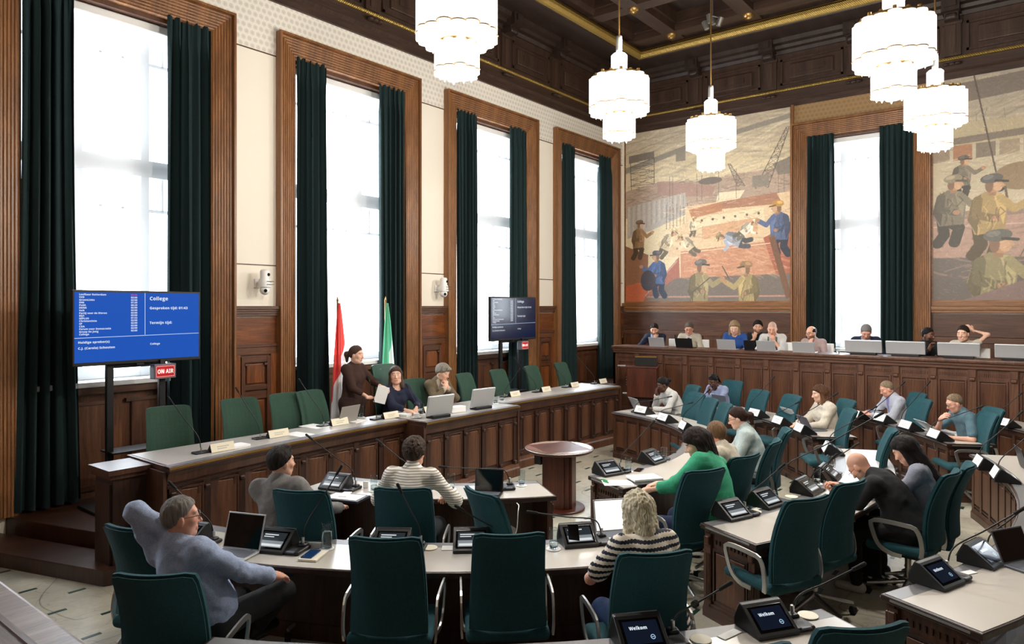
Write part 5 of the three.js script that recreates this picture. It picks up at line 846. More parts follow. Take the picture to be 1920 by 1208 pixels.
  const root = thing('person', o.label, 'person', [target.x - off.x, base, target.z - off.z], yaw, o.group); root.scale.setScalar(S);
  // body: one skin
  const bodyG = []; const skin = C(o.skin), tone = (x, y, z) => skin.clone().multiplyScalar(1 + 0.05 * noise3(x * 40, y * 40, z * 40));
  const bp = [...torso(), cone(neck, neckTop, 0.052 * W, 0.05 * W, 0.05), ...armP('l'), ...armP('r'), ...legP('l'), ...legP('r'), ...footP('l', 1), ...footP('r', -1)];
  bodyG.push(paint(nets(field(bp, -0.004), cell * 1.15), tone));
  const hd = makeHead(o, hcell); const mh = new THREE.Matrix4().compose(head, qh, V(hs, hs, hs)); hd.applyMatrix4(mh); bodyG.push(hd);
  for (const s of ['l', 'r']) {
    const { el, wr, a, sg } = arms[s], fd = wr.clone().sub(el).normalize(), dir = a.d ? V(...a.d).normalize() : fd.clone(), up = a.n ? V(...a.n).normalize() : V(0, 1, 0), zx = dir, yy = up.clone().addScaledVector(zx, -up.dot(zx)).normalize(), xx = yy.clone().cross(zx), q = new THREE.Quaternion().setFromRotationMatrix(new THREE.Matrix4().makeBasis(xx, yy, zx));
    bodyG.push(paint(makeHand(-sg, q, wr.clone().addScaledVector(fd, 0.012), a.c ?? 0.45, near > 1 ? 0.0038 : near === 1 ? 0.0045 : 0.0055, 1.0 * W), tone));
  }
  const bg = mergeGeometries(bodyG.map((g) => { for (const k of Object.keys(g.attributes)) if (!['position', 'normal', 'color'].includes(k)) g.deleteAttribute(k); return g; }));
  mesh('body', bg, skinMat, root);
  // clothes
  const t = o.top, len = t.sleeve ?? 1, tc = C(t.color), ic = t.inner ? C(t.inner) : null, tp = [...torso()];
  for (const s of ['l', 'r']) { const { A, el, wr } = arms[s]; if (len > 0) { tp.push(cone(A, len >= 0.5 ? el : A.clone().lerp(el, len * 2), 0.053 * W, (len >= 0.5 ? 0.044 : 0.052) * W, 0.05)); if (len > 0.5) { const e = el.clone().lerp(wr, Math.min(1, (len - 0.5) * 2)); tp.push(cone(el, e, 0.044 * W, 0.034 * W, 0.03)); if (t.cuff) tp.push(cone(e.clone().lerp(el, 0.12), e, 0.037 * W, 0.037 * W, 0.005)); } } }
  if (t.collar !== 0) tp.push(cone(neck.clone().add(V(0, -0.02, -0.004)), neck.clone().lerp(neckTop, 0.45), 0.066 * W, 0.06 * W, 0.02));
  const neckCut = t.open ?? 0.0, iq2 = q2.clone().invert(), tv = V(), hem = t.hem ?? 0.5;
  const puff = t.loose ?? 0.012;
  const tf = field(tp, puff, (d, x, y, z) => {
    let w = 0.005 * noise3(x * 9 + peopleNo, y * 22, z * 9) + 0.004 * noise3(x * 26, y * 30 + peopleNo, z * 26); if (t.smooth) w *= 0.4; if (near > 1) w += 0.007 * noise3(x * 13 + y * 9, y * 5 - x * 6, z * 13) + 0.005 * Math.abs(noise3(x * 24 + y * 30, y * 16, z * 24 - y * 14)); d += w;
    if (!stand) d = Math.max(d, hem - y - (z > 0.14 ? 1 : 0)); else d = Math.max(d, (t.hem ?? 0.86) - y);
    if (neckCut) { tv.set(x - neck.x, y - neck.y, z - neck.z).applyQuaternion(iq2); const c = neckCut - Math.hypot(tv.x * 1.15, (tv.y - 0.02) * (tv.z > 0 ? 0.75 : 1.6), tv.z * 0.8); d = Math.max(d, c); }
    return d;
  });
  const tg = clothUV(nets(tf, cell)); const iqc = q2.clone().invert();
  paint(tg, (x, y, z) => {
    if (t.tex) return C('#ffffff'); let c = tc; tv.set(x - chest.x, y - chest.y, z - chest.z).applyQuaternion(iqc);
    if (ic && tv.z > 0.02 && Math.abs(tv.x) < 0.006 + (tv.y + 0.08) * (t.vee ?? 0.4) * 0.55 && tv.y > -0.08) { c = ic; if (t.tie && Math.abs(tv.x) < 0.022 && tv.y < 0.17) c = C(t.tie); }
    if (t.braces && Math.abs(Math.abs(tv.x) - 0.075) < 0.014 && tv.y < 0.2 && tv.y > -0.3) c = C(t.braces);
    return c.clone().multiplyScalar(1 + 0.06 * noise3(x * 12, y * 12, z * 12));
  });
  mesh(t.name ?? 'shirt', tg, t.tex ? phy({ vertexColors: true, map: t.tex, roughness: 0.9 }) : clothMat, root);
  const bc = C(o.bottom ?? '#20242c'), bpz = [ell(hip.clone().add(V(0, 0.0, 0)), V(0.168 * fat, 0.11, 0.122 * fat), null, 0.06)];
  for (const s of ['l', 'r']) { if (o.skirt) bpz.push(cone(hipJ[s], kn[s], 0.1, 0.085, 0.1)); else bpz.push(...legP(s)); }
  const bgm = clothUV(nets(field(bpz, 0.012, (d, x, y, z) => Math.max(d + 0.004 * noise3(x * 14, y * 14, z * 20), (o.skirt ? 0 : 0.07) - y, z > 0.1 ? -1 : y - hipY - 0.08)), cell * 1.1)); paint(bgm, (x, y, z) => bc.clone().multiplyScalar(1 + 0.06 * noise3(x * 14, y * 14, z * 14)));
  mesh(o.skirt ? 'skirt' : 'trousers', bgm, clothMat, root);
  for (const [s, sg] of [['l', 1], ['r', -1]]) mesh('shoe', nets(field(footP(s, sg), 0.01, (d, x, y, z) => Math.max(d, 0.005 - y, y - ft[s].y - 0.03)), 0.013), o.shoes ? std({ color: C(o.shoes), roughness: 0.6 }) : shoeMat, root);
  // hair
  if (o.hair) {
    const h = o.hair, hp = hairPrims(h), rough = h.rough ?? 0.003, fr = h.freq ?? 90;
    const hf = field(hp, 0, (d, x, y, z) => d - rough * noise3(x * fr, y * (h.curly ? fr : fr * 0.25), z * fr) - (h.curly ? 0.006 * noise3(x * 45, y * 45, z * 45) : 0.0015 * noise3(x * 30, y * 12, z * 30)));
    const hg = nets(hf, hcell * 1.05), c0 = C(o.hairColor), c1 = h.tip ? C(h.tip) : c0; const sk = C(o.skin), hu = new Float32Array(hg.attributes.position.count * 2);
    paint(hg, (x, y, z) => { const c = c0.clone().lerp(c1, Math.min(1, Math.max(0, (0.1 - y) * 4))).multiplyScalar(1.6 + 0.35 * noise3(x * 150, y * (h.curly ? 120 : 26), z * 150)), e = y - h.line(z); return y > -0.09 && e < 0.012 && !h.extra ? c.lerp(sk, 0.45 * Math.max(0, 1 - e / 0.012)) : c; });
    for (let i = 0; i < hu.length / 2; i++) { const q = hg.attributes.position, x = q.getX(i), y = q.getY(i), z = q.getZ(i); hu[2 * i] = Math.atan2(x, z + 0.012) * 0.9 + (h.curly ? 0.12 * noise3(x * 30, y * 30, z * 30) : 0); hu[2 * i + 1] = y * 3 + (h.curly ? 0.2 * noise3(z * 30, x * 30, y * 30) : 0); }
    hg.setAttribute('uv', new THREE.BufferAttribute(hu, 2));
    hg.applyMatrix4(mh); mesh('hair', hg, hairMat, root);
  }
  if (o.glasses) {
    const g = []; for (const s of [-1, 1]) { g.push(new THREE.TorusGeometry(0.021, 0.0022, 6, 18).scale(1.1, 0.85, 1).translate(s * 0.031, 0.008, 0.107), bar([s * 0.053, 0.012, 0.104], [s * 0.078, 0.008, -0.005], 0.002, 6)); } g.push(bar([-0.009, 0.012, 0.108], [0.009, 0.012, 0.108], 0.002, 6));
    const gg = merge(g); gg.applyMatrix4(mh); const m = mesh('glasses', gg, o.glasses === true ? frameMat : std({ color: C(o.glasses), roughness: 0.3 }), root);
  }
  peopleNo += 1;
  return { root, head, arms, S, yaw, world: (s) => arms[s].wr.clone().multiplyScalar(S).applyAxisAngle(V(0, 1, 0), yaw).add(root.position) };
}
// ---------------------------------------------------------------- everyone in the room
const hx = (...a) => V(...a);
const HAIR = {
  short: () => ({ t: 0.012, rough: 0.003, base: 0.004, taper: 0.02 }), crop: () => ({ t: 0.007, rough: 0.0015 }), thin: () => ({ t: 0.005, rough: 0.0015, base: 0.03 }), thick: () => ({ t: 0.016, rough: 0.005, taper: 0.015, base: 0.004, slope: 0.8, extra: [cone(hx(-0.025, 0.122, 0.05), hx(0.025, 0.126, 0.055), 0.022, 0.02, 0.03)] }),
  curly: () => ({ t: 0.028, rough: 0.006, freq: 70, curly: 1, base: 0.012 }), fringe: () => ({ t: 0.006, rough: 0.0015, part: (x, y, z) => y - 0.085 + Math.max(0, z) * 0.9 }),
  pixie: () => ({ t: 0.02, rough: 0.004, base: -0.005, slope: 0.6, extra: [cone(hx(-0.03, 0.1, 0.085), hx(0.05, 0.085, 0.085), 0.022, 0.02, 0.03)] }),
  pony: () => ({ t: 0.01, rough: 0.002, extra: [cone(hx(0, 0.02, -0.11), hx(0, 0.0, -0.15), 0.03, 0.035, 0.02), cone(hx(0, 0, -0.15), hx(0, -0.1, -0.14), 0.036, 0.02, 0.03)] }),
  bun: () => ({ t: 0.009, rough: 0.002, extra: [ell(hx(0, 0.04, -0.135), hx(0.04, 0.04, 0.036), null, 0.015)] }),
  bob: () => ({ t: 0.022, rough: 0.006, base: 0.0, slope: 0.55, extra: [cone(hx(0.07, 0.03, -0.03), hx(0.085, -0.11, -0.02), 0.036, 0.04, 0.04), cone(hx(-0.07, 0.03, -0.03), hx(-0.085, -0.11, -0.02), 0.036, 0.04, 0.04), cone(hx(0, 0.02, -0.08), hx(0, -0.12, -0.08), 0.07, 0.066, 0.05)] }),
  long: (l = 0.28) => ({ t: 0.016, rough: 0.004, base: 0.01, slope: 0.7, extra: [cone(hx(0.066, 0.03, -0.02), hx(0.085, -l * 0.8, 0.0), 0.03, 0.03, 0.03), cone(hx(-0.066, 0.03, -0.02), hx(-0.085, -l * 0.8, 0.0), 0.03, 0.03, 0.03), cone(hx(0, 0.02, -0.07), hx(0, -l, -0.08), 0.068, 0.055, 0.05)] }),
  braids: () => { const e = []; for (let k = 0; k < 7; k++) { const x = -0.066 + k * 0.022; e.push(cone(hx(x * 0.8, 0.13 - Math.abs(x) * 0.5, 0.04), hx(x, 0.12 - Math.abs(x) * 0.6, -0.06), 0.011, 0.012, 0.005), cone(hx(x, 0.12 - Math.abs(x) * 0.6, -0.06), hx(x * 1.1, -0.1, -0.12), 0.012, 0.008, 0.005)); } return { t: 0.004, rough: 0.001, extra: e }; },
};
const faceHand = (s, dx = 0.03) => ({ t: [s * dx, 1.0, 0.21], e: [s * 0.5, -1, 0.3], d: [-s * 0.25, 1, 0.05], n: [s * 0.2, 0.1, 1], c: 0.75 });
const PEOPLE = [];
const add = (o) => { const p = person(o); PEOPLE.push(p); return p; };
const light = '#d9a58a', fair = '#e2b39a', tan = '#b98062', brownSkin = '#6b4330', deepSkin = '#4f3023';
// dais
const pStand = add({ label: 'woman in a brown dress standing and speaking at the dais desk', px: [668, 666], planeX: -7.22, base: DAIS, face: -12, stand: 1, fem: 1, skin: fair, hairColor: '#5a4030', hair: HAIR.pony(), lean: 3, hunch: 4, head: { yaw: 12, pitch: 4 }, armr: { t: [-0.04, 1.02, 0.27], e: [-0.9, -0.3, -0.6], d: [0.9, -0.1, 0.4], c: 0.6 }, arml: { t: [0.2, 1.13, 0.33], e: [0.8, -0.6, -0.3], d: [-0.1, -0.25, 1], c: 0.9 }, top: { color: '#43261b', sleeve: 0.75, collar: 0, name: 'dress', smooth: 1, loose: 0.01, hem: 0.8 }, bottom: '#3a2018', skirt: 1, near: 1 });
add({ label: 'woman in a navy blouse seated by the coat-of-arms chair', px: [742, 705], planeX: -6.98, base: DAIS, face: 12, fem: 1, skin: fair, hairColor: '#5d4a3e', hair: HAIR.long(0.2), lean: 8, head: { yaw: -28, pitch: -6, roll: 4 }, arml: { t: [0.1, 0.8, 0.4], e: [0.9, -0.5, -0.1] }, armr: { t: [-0.02, 0.79, 0.42], e: [-0.9, -0.6, -0.2] }, top: { color: '#1c2440', sleeve: 0.78, open: 0.085, collar: 0, name: 'blouse' }, bottom: '#1c2440' });
add({ label: 'woman with short grey hair in a tweed jacket, hands at her mouth', px: [830, 699], planeX: -6.98, base: DAIS, face: 5, fem: 1, skin: fair, hairColor: '#a59c8e', hair: HAIR.pixie(), lean: 14, hunch: 12, head: { yaw: 16, pitch: 20 }, arml: { t: [0.04, 0.98, 0.27], e: [0.8, -1, 0.2], d: [-0.3, 1, -0.1], n: [0.5, 0, 1], c: 1 }, armr: { t: [-0.02, 0.98, 0.28], e: [-0.8, -1, 0.2], d: [0.3, 1, -0.1], n: [-0.5, 0, 1], c: 1 }, top: { color: '#7b6b52', sleeve: 0.93, inner: '#d8c9b8', vee: 0.4, name: 'jacket' }, bottom: '#2a2a30' });
// gallery desk
const gal = (o) => add({ base: GAL, planeZ: -13.62, near: 0, hs: 1.08, face: 78, lean: 12, hunch: 10, ...o });
gal({ label: 'bearded man in a dark blue suit at the end of the gallery desk', px: [1227, 618], skin: light, hairColor: '#2b1d15', beard: '#3a281c', hair: HAIR.short(), head: { pitch: 22, yaw: 8 }, arml: faceHand(1, 0.06), armr: { t: [-0.3, 0.82, 0.38] }, top: { color: '#1a2440', inner: '#a9b9d8', vee: 0.45, name: 'jacket' } });
gal({ label: 'man with glasses in a cream jacket behind the black laptop', px: [1292, 617], skin: '#d29a80', hairColor: '#6d655c', hair: HAIR.short(), glasses: '#8a3a30', head: { pitch: 18, yaw: 6 }, top: { color: '#d8cdb8', inner: '#efeeea', tie: '#5a2630', vee: 0.35, name: 'jacket' } });
gal({ label: 'woman in a bright blue blouse at the gallery desk', px: [1377, 615], fem: 1, skin: fair, hairColor: '#a98c66', hair: HAIR.long(0.16), head: { pitch: 24, yaw: 4 }, top: { color: '#2c5aa8', sleeve: 0.5, open: 0.08, collar: 0, name: 'blouse' } });
gal({ label: 'young dark-haired man in black behind the bald man with braces', px: [1421, 614], planeZ: -14.15, skin: light, hairColor: '#1d1612', beard: '#3b2c24', hair: HAIR.thick(), head: { pitch: 4, yaw: 8 }, armr: faceHand(-1, 0.06), top: { color: '#15171c', sleeve: 0.4, collar: 0, name: 'tshirt' } });
gal({ label: 'bald man in a white shirt with grey braces, hand on mouth', px: [1448, 617], skin: '#dba489', hairColor: '#8a7a6c', scalp: '#a58f80', head: { pitch: 22, yaw: 0 }, arml: { ...faceHand(1, 0.02) }, top: { color: '#eeece8', sleeve: 0.55, braces: '#6d6a66', name: 'shirt' } });
gal({ label: 'bearded man with glasses in a pale pink shirt, hand at chin', px: [1521, 625], face: 95, skin: light, hairColor: '#2a201a', beard: '#33261e', hair: HAIR.fringe(), glasses: true, head: { pitch: 10, yaw: -22 }, armr: faceHand(-1, 0.02), top: { color: '#cbb0ae', sleeve: 0.9, name: 'shirt' } });
gal({ label: 'grey-haired man in a navy suit reading behind a wide monitor', px: [1624, 623], skin: '#d9a08c', hairColor: '#9a9794', hair: HAIR.short(), head: { pitch: 34, yaw: 4 }, top: { color: '#1b2440', inner: '#c9c4da', vee: 0.4, name: 'jacket' } });
gal({ label: 'bearded man in a black shirt turned to the woman beside him', px: [1740, 629], face: 62, skin: brownSkin, hairColor: '#1a1310', beard: '#16100d', hair: HAIR.crop(), head: { pitch: 6, yaw: 38 }, armr: { t: [-0.02, 0.98, 0.3], e: [-0.7, -1, 0], d: [0.2, 1, 0.2], c: 0.9 }, top: { color: '#22272c', sleeve: 0.9, name: 'shirt' } });
gal({ label: 'woman in a cream top with one hand in her hair', px: [1806, 626], face: 80, fem: 1, skin: fair, hairColor: '#33231b', hair: HAIR.bun(), head: { pitch: 8, yaw: -26 }, arml: { t: [0.13, 1.27, 0.06], e: [0.9, -0.2, 0.6], d: [-0.7, 0.7, 0], n: [0.3, 0.3, 1], c: 0.6 }, top: { color: '#e8dfcf', sleeve: 0.15, collar: 0, name: 'top' } });
// council, far side
add({ label: 'woman with a bun in a white shirt leaning on her hand', px: [1243, 722], face: 128, fem: 1, skin: deepSkin, hairColor: '#15100e', hair: HAIR.bun(), lean: 22, hunch: 14, head: { pitch: 20, yaw: -8 }, armr: { t: [-0.075, 0.98, 0.35], e: [-0.4, -1, 0.3], d: [0.1, 1, 0.1], n: [0, 0.2, 1], c: 0.7 }, arml: { t: [0.12, 0.78, 0.5] }, top: { color: '#e9e7e3', sleeve: 0.95, name: 'shirt' } });
add({ label: 'woman with braided hair in a pale blue shirt, chin on hand', px: [1338, 715], face: 108, fem: 1, skin: deepSkin, hairColor: '#14100e', hair: HAIR.braids(), lean: 20, hunch: 12, head: { pitch: 28, yaw: 14 }, arml: { t: [0.03, 0.96, 0.36], e: [0.6, -1, 0.2], d: [-0.2, 1, 0], n: [0, 0, 1], c: 0.9 }, top: { color: '#a9b6dc', sleeve: 0.9, open: 0.08, name: 'shirt' } });
add({ label: 'woman with long brown hair in a cream blouse', px: [1537, 739], face: 138, fem: 1, skin: fair, hairColor: '#5a3a28', hair: { ...HAIR.long(0.26), tip: '#8a6040' }, lean: 8, head: { pitch: 10, yaw: -14 }, armr: { t: [-0.1, 0.78, 0.4] }, top: { color: '#e6dccb', sleeve: 0.92, open: 0.075, collar: 0, loose: 0.02, name: 'blouse' } });
add({ label: 'balding man in a white sweater looking at his phone', px: [1663, 730], face: 142, skin: '#d79d86', hairColor: '#a48f76', hair: HAIR.thin(), lean: 14, hunch: 8, head: { pitch: 24, yaw: -6 }, armr: { t: [-0.05, 0.82, 0.46], c: 0.9 }, arml: { t: [0.08, 0.8, 0.44], c: 0.8 }, top: { color: '#c9cddb', inner: '#8f86c0', vee: 0.25, name: 'sweater' } });
add({ label: 'man with glasses in a blue-grey shirt, hand at his mouth', px: [1790, 757], face: 146, skin: '#d8a28c', hairColor: '#9c866c', hair: HAIR.thin(), glasses: true, lean: 14, hunch: 12, head: { pitch: 22, yaw: -2 }, armr: { t: [-0.01, 0.98, 0.36], e: [-0.8, -1, 0.2], d: [0.8, 0.5, 0], n: [0, 0.4, 1], c: 0.8 }, arml: { t: [0.2, 0.77, 0.36] }, top: { color: '#5f7f8c', sleeve: 0.4, name: 'shirt' } });
// council, middle
add({ label: 'woman with glasses and a ponytail in a pale green shirt', px: [1383, 785], face: 156, fem: 1, fat: 1.15, skin: fair, hairColor: '#3b2219', hair: HAIR.pony(), glasses: true, lean: 12, hunch: 10, head: { pitch: 18, yaw: -4 }, top: { color: '#cfdedb', sleeve: 0.9, loose: 0.02, name: 'shirt' } });
add({ label: 'man with reddish hair in a beige jacket leaning to his neighbour', px: [1343, 815], face: 172, skin: '#d98f78', hairColor: '#8a6647', hair: HAIR.short(), lean: 16, side: 4, hunch: 12, head: { pitch: 14, yaw: -28 }, top: { color: '#dacfba', name: 'jacket' } });
add({ label: 'dark-haired woman in a bright green blouse leaning over papers', px: [1306, 833], depth: 6.05, face: 178, fem: 1, skin: fair, hairColor: '#2e211b', hair: HAIR.bob(), lean: 14, side: 14, hunch: 14, head: { pitch: 24, yaw: 26 }, arml: { t: [0.16, 0.79, 0.5] }, armr: { t: [-0.02, 0.79, 0.52] }, top: { color: '#3fb98a', sleeve: 0.75, loose: 0.022, name: 'blouse' }, bottom: '#1d2c52' });
add({ label: 'bald man with glasses in black bending over his phone', px: [1612, 876], face: 186, skin: '#d59a80', hairColor: '#6a5a50', scalp: '#b58a75', beard: '#8f7263', glasses: true, lean: 30, hunch: 20, fat: 1.1, head: { pitch: 52, yaw: -6 }, armr: { t: [-0.03, 0.84, 0.56], c: 0.9 }, arml: { t: [0.09, 0.8, 0.55] }, top: { color: '#14161a', name: 'jacket' }, bottom: '#101216', shoes: '#c9c6bf' });
add({ label: 'woman with long dark hair in a grey knitted top', px: [1697, 846], face: 178, fem: 1, skin: light, hairColor: '#1c1513', hair: HAIR.long(0.34), lean: 6, hunch: 14, head: { pitch: 36, yaw: -10 }, top: { color: '#9fa3b3', sleeve: 0.9, open: 0.1, collar: 0, name: 'sweater' } });
// council, near side
const pCurl = add({ label: 'man with curly brown hair in a striped shirt', px: [777, 850], face: 238, skin: light, hairColor: '#4d3b30', hair: HAIR.curly(), lean: 10, hunch: 8, head: { pitch: 10, yaw: -6 }, arml: { t: [0.18, 0.78, 0.34], e: [1, -0.8, -0.3] }, armr: { t: [-0.26, 0.79, 0.3], e: [-1, -0.8, -0.2], c: 0.9 }, top: { color: '#ffffff', tex: fineStripes, sleeve: 0.8, name: 'shirt' }, near: 2 });
add({ label: 'dark-haired man in a grey suit resting his hand on the desk', px: [528, 868], face: 243, skin: light, hairColor: '#2a201b', hair: HAIR.thick(), lean: -4, hunch: 10, side: -3, head: { pitch: 0, yaw: -34 }, armr: { t: [-0.3, 0.79, 0.34], e: [-0.8, -0.9, -0.4], d: [0.1, -0.1, 1], c: 0.3 }, arml: { t: [0.12, 0.62, 0.32] }, top: { color: '#8d8a88', inner: '#e6e4e0', name: 'jacket' }, bottom: '#4b4644', near: 2 });
const pBlue = add({ label: 'grey-haired man with glasses reclining in a light blue shirt', px: [340, 972], face: 256, skin: '#cf957c', hairColor: '#8d867f', hair: { t: 0.01, rough: 0.004 }, glasses: true, fat: 1.14, lean: -16, hunch: 8, side: -8, head: { pitch: -2, yaw: -40, roll: -4 }, arml: { t: [0.13, 1.12, -0.16], e: [0.9, 0.55, -0.35], d: [-1, 0.2, -0.1], c: 0.6 }, armr: { t: [-0.26, 0.72, 0.36], e: [-0.8, -0.7, -0.5], d: [-0.1, -0.25, 1], n: [-0.25, 1, 0.1], c: 0.55 }, kneer: [-0.2, 0.62, 0.42], footr: [0.1, 0.3, 0.5], top: { color: '#b2c2e2', sleeve: 0.93, cuff: 1, loose: 0.018, name: 'shirt' }, bottom: '#15171c', near: 2 });
const pBlond = add({ label: 'woman with wavy blond hair in a black and white striped top', px: [1196, 962], face: 216, fem: 1, fat: 1.22, skin: '#d29a84', hairColor: '#f2e5c4', hair: { ...HAIR.bob(), curly: 1, rough: 0.006, freq: 60 }, lean: 16, hunch: 10, head: { pitch: 20, yaw: -4 }, arml: { t: [0.2, 0.78, 0.38], e: [1, -0.8, -0.1] }, armr: { t: [-0.14, 0.78, 0.4] }, top: { color: '#ffffff', tex: wavyStripes, sleeve: 0.38, collar: 0, loose: 0.018, open: 0.075, name: 'top' }, bottom: '#24406e', near: 2 });
// chairs that follow their sitters
const sitOn = (chairLabel, who) => { const p = scene.children.find((c) => c.name.startsWith('person') && c.userData.label.includes(who)), c = CHAIRS[chairLabel]; c.position.set(p.position.x, 0, p.position.z); c.rotation.set(0, p.rotation.y, 0); };
sitOn('swivel chair under the woman in the cream blouse', 'cream blouse'); sitOn('swivel chair under the woman with long dark hair', 'long dark hair'); sitOn('swivel chair under the woman in the white shirt', 'bun in a white'); sitOn('swivel chair under the woman with braids', 'braided'); sitOn('swivel chair under the man in the white sweater', 'white sweater'); sitOn('swivel chair under the man with his hand at his mouth', 'hand at his mouth'); sitOn('empty swivel chair pushed back behind the bald man', 'bald man with glasses');
chair('council', -2.62, 0, -7.5, Math.atan2(Math.cos(deg(160)), Math.sin(deg(160))), 'swivel chair under the woman with glasses and a ponytail');
CHAIRS['swivel chair beside the woman with glasses and a ponytail'].userData.label = 'empty swivel chair between the beige jacket and the ponytail';
CHAIRS['empty swivel chair pushed back behind the bald man'].userData.label = 'swivel chair with looped armrest under the bald man';
CHAIRS['swivel chair under the bald man in black'].userData.label = 'empty swivel chair in front of the bald man, back turned';
// white shell chairs along the gallery
for (const [px, py, l] of [[1262, 652, 'white chair beside the man in the dark blue suit'], [1312, 655, 'white chair beside the man in the cream jacket'], [1481, 662, 'white chair beside the bald man with braces'], [1545, 660, 'white chair behind the man in the pale pink shirt'], [1837, 675, 'white chair beside the woman in the cream top']]) {
  const r = (px - 960) / FOCAL, D = 13.75 / (cosY + sinY * r), x = D * (r * cosY - sinY), c = thing('gallery_chair', l, 'chair', [x, GAL, -13.75], 0.1, 'white gallery chairs');
  mesh('backrest', [rbox(0.3, 0.42, 0.03, 0.014, 0, 0.74, -0.16, 3)], M.white, c); mesh('seat', [rbox(0.42, 0.04, 0.4, 0.018, 0, 0.45, 0.02)], M.white, c); mesh('post', [rbox(0.06, 0.3, 0.02, 0.008, 0, 0.52, -0.17)], M.alu, c);
  for (const [a, b] of [[-1, -1], [-1, 1], [1, -1], [1, 1]]) mesh('leg', [bar([a * 0.17, 0.43, b * 0.16], [a * 0.2, 0, b * 0.19], 0.011)], M.alu, c);
}
// ---------------------------------------------------------------- conference units with gooseneck microphones
const welcomeTex = canvasTex(256, 160, (g) => { g.fillStyle = '#0b1220'; g.fillRect(0, 0, 256, 160); g.fillStyle = '#dfe9f2'; g.font = 'bold 34px sans-serif'; g.fillText('Welkom', 40, 62); g.strokeStyle = '#9fc0d8'; g.lineWidth = 5; g.beginPath(); g.arc(196, 118, 15, 0, 7); g.stroke(); g.beginPath(); g.moveTo(186, 118); g.lineTo(206, 118); g.stroke(); }, 1);
const agendaTex = canvasTex(256, 160, (g) => { g.fillStyle = '#8d9498'; g.fillRect(0, 0, 256, 160); g.fillStyle = '#2c3338'; g.fillRect(0, 0, 256, 90); g.fillStyle = '#e8ecee'; g.fillRect(20, 20, 150, 12); g.fillRect(20, 44, 110, 10); g.fillStyle = '#eceff0'; g.fillRect(10, 124, 236, 26); }, 1);
const plateTex = canvasTex(256, 96, (g) => { g.fillStyle = '#f3f3f0'; g.fillRect(0, 0, 256, 96); g.fillStyle = '#a2a3a6'; for (const [y, w] of [[36, 120], [58, 92]]) for (let x = 0; x < w; x += 13) g.fillRect(70 + x, y, 9, 9); }, 1);
const screenMat = (t, k) => std({ color: C('#050608'), emissive: C('#ffffff'), emissiveMap: t, emissiveIntensity: k, roughness: 0.12 });
const SCR = { welcome: screenMat(welcomeTex, 0.8), agenda: screenMat(agendaTex, 0.55) }, plateMat = std({ map: plateTex, roughness: 0.6 }), creamPlate = std({ map: plateTex, color: C('#efe6cf'), roughness: 0.6 });
const wedge = (() => { const s = new THREE.Shape([[-0.085, 0], [0.085, 0], [0.085, 0.012], [-0.035, 0.098], [-0.05, 0.1], [-0.085, 0.03]].map((p) => new THREE.Vector2(...p))); const g = new THREE.ExtrudeGeometry(s, { depth: 0.2, bevelEnabled: true, bevelSize: 0.003, bevelThickness: 0.003, bevelSegments: 1 }); g.rotateY(-Math.PI / 2); return boxUV(clean(g.translate(0.07, 0.003, 0))); })(); // shape x -> local z
const wing = merge([rbox(0.1, 0.022, 0.15, 0.01, 0.115, 0.011, 0.005), rbox(0.05, 0.03, 0.05, 0.012, 0.13, 0.022, -0.03)]);
const slope = Math.atan2(0.086, 0.12), scrG = boxless(0.15, 0.098), plG = boxless(0.2, 0.088), frG = merge([rbox(0.176, 0.004, 0.124, 0.002, 0, 0, 0)]);
function boxless(w, h) { return new THREE.PlaneGeometry(w, h); }
function goose(root, from, tipW, D) {                                   // stem from a local point to a world tip
  const inv = new THREE.Matrix4().makeRotationY(-root.rotation.y), a = V(...from), b = tipW.clone().sub(root.position).applyMatrix4(inv).divideScalar(root.scale.x), d = b.clone().sub(a), L = d.length(), mid = a.clone().add(V(0, L * 0.16, 0)).addScaledVector(d, 0.08), dir = b.clone().sub(mid).normalize();
  mesh('socket', [bar(from, a.clone().add(V(0, 0.035, 0)).toArray(), 0.009, 10)], M.alu, root);
  const st = mesh('gooseneck', [tube([from, mid.toArray(), mid.clone().lerp(b, 0.5).toArray(), b.toArray()], 0.0042, 22, 7)], M.black, root);
  mesh('microphone', [bar(b.clone().addScaledVector(dir, -0.01).toArray(), b.clone().addScaledVector(dir, 0.05).toArray(), 0.008, 10, 0.0095), new THREE.SphereGeometry(0.0095, 10, 8).translate(...b.clone().addScaledVector(dir, 0.05).toArray())], M.rubber, st);
}
function unit(px, py, tip, label, group, o = {}) {
  const h = o.h ?? DESK_H, p = o.at ? V(...o.at) : atHeight(px, py, h), a = angleOf(p.x, p.z), turn = (o.turn ?? faceOut(a)), t = thing('conference_unit', label, 'microphone', [p.x, h, p.z], turn, group);
  t.scale.setScalar(1.2); mesh('housing', wedge, M.black, t); mesh('side_wing', wing, M.black, t);
  const s = mesh('bezel', frG, M.blackGloss, t); s.rotation.x = slope; s.position.set(-0.03, 0.0585, 0.027); const d = mesh('display', scrG, SCR[o.screen ?? 'agenda'], t); d.rotation.x = slope - Math.PI / 2; d.position.set(-0.03, 0.0615, 0.0292);
  if (o.plate !== 0) { const n = mesh('name_plate', plG, plateMat, t); n.rotation.y = Math.PI; n.rotation.x = 0.46; n.position.set(-0.03, 0.068, -0.076); }
  mesh('card_slot', [rbox(0.05, 0.008, 0.07, 0.004, 0.115, 0.018, 0.05)], M.slate, t);
  if (tip) goose(t, [0.13, 0.035, -0.03], atDepth(tip[0], tip[1], depthOf(p) + (tip[2] ?? 0)), 0);
  return t;
}
const U = (l, arr, o = {}) => arr.forEach(([px, py, tip, extra]) => unit(px, py, tip, l + (extra?.l ? ' ' + extra.l : ''), extra?.l ? undefined : l.replace(/^black /, ''), { ...o, ...(extra ?? {}) }));
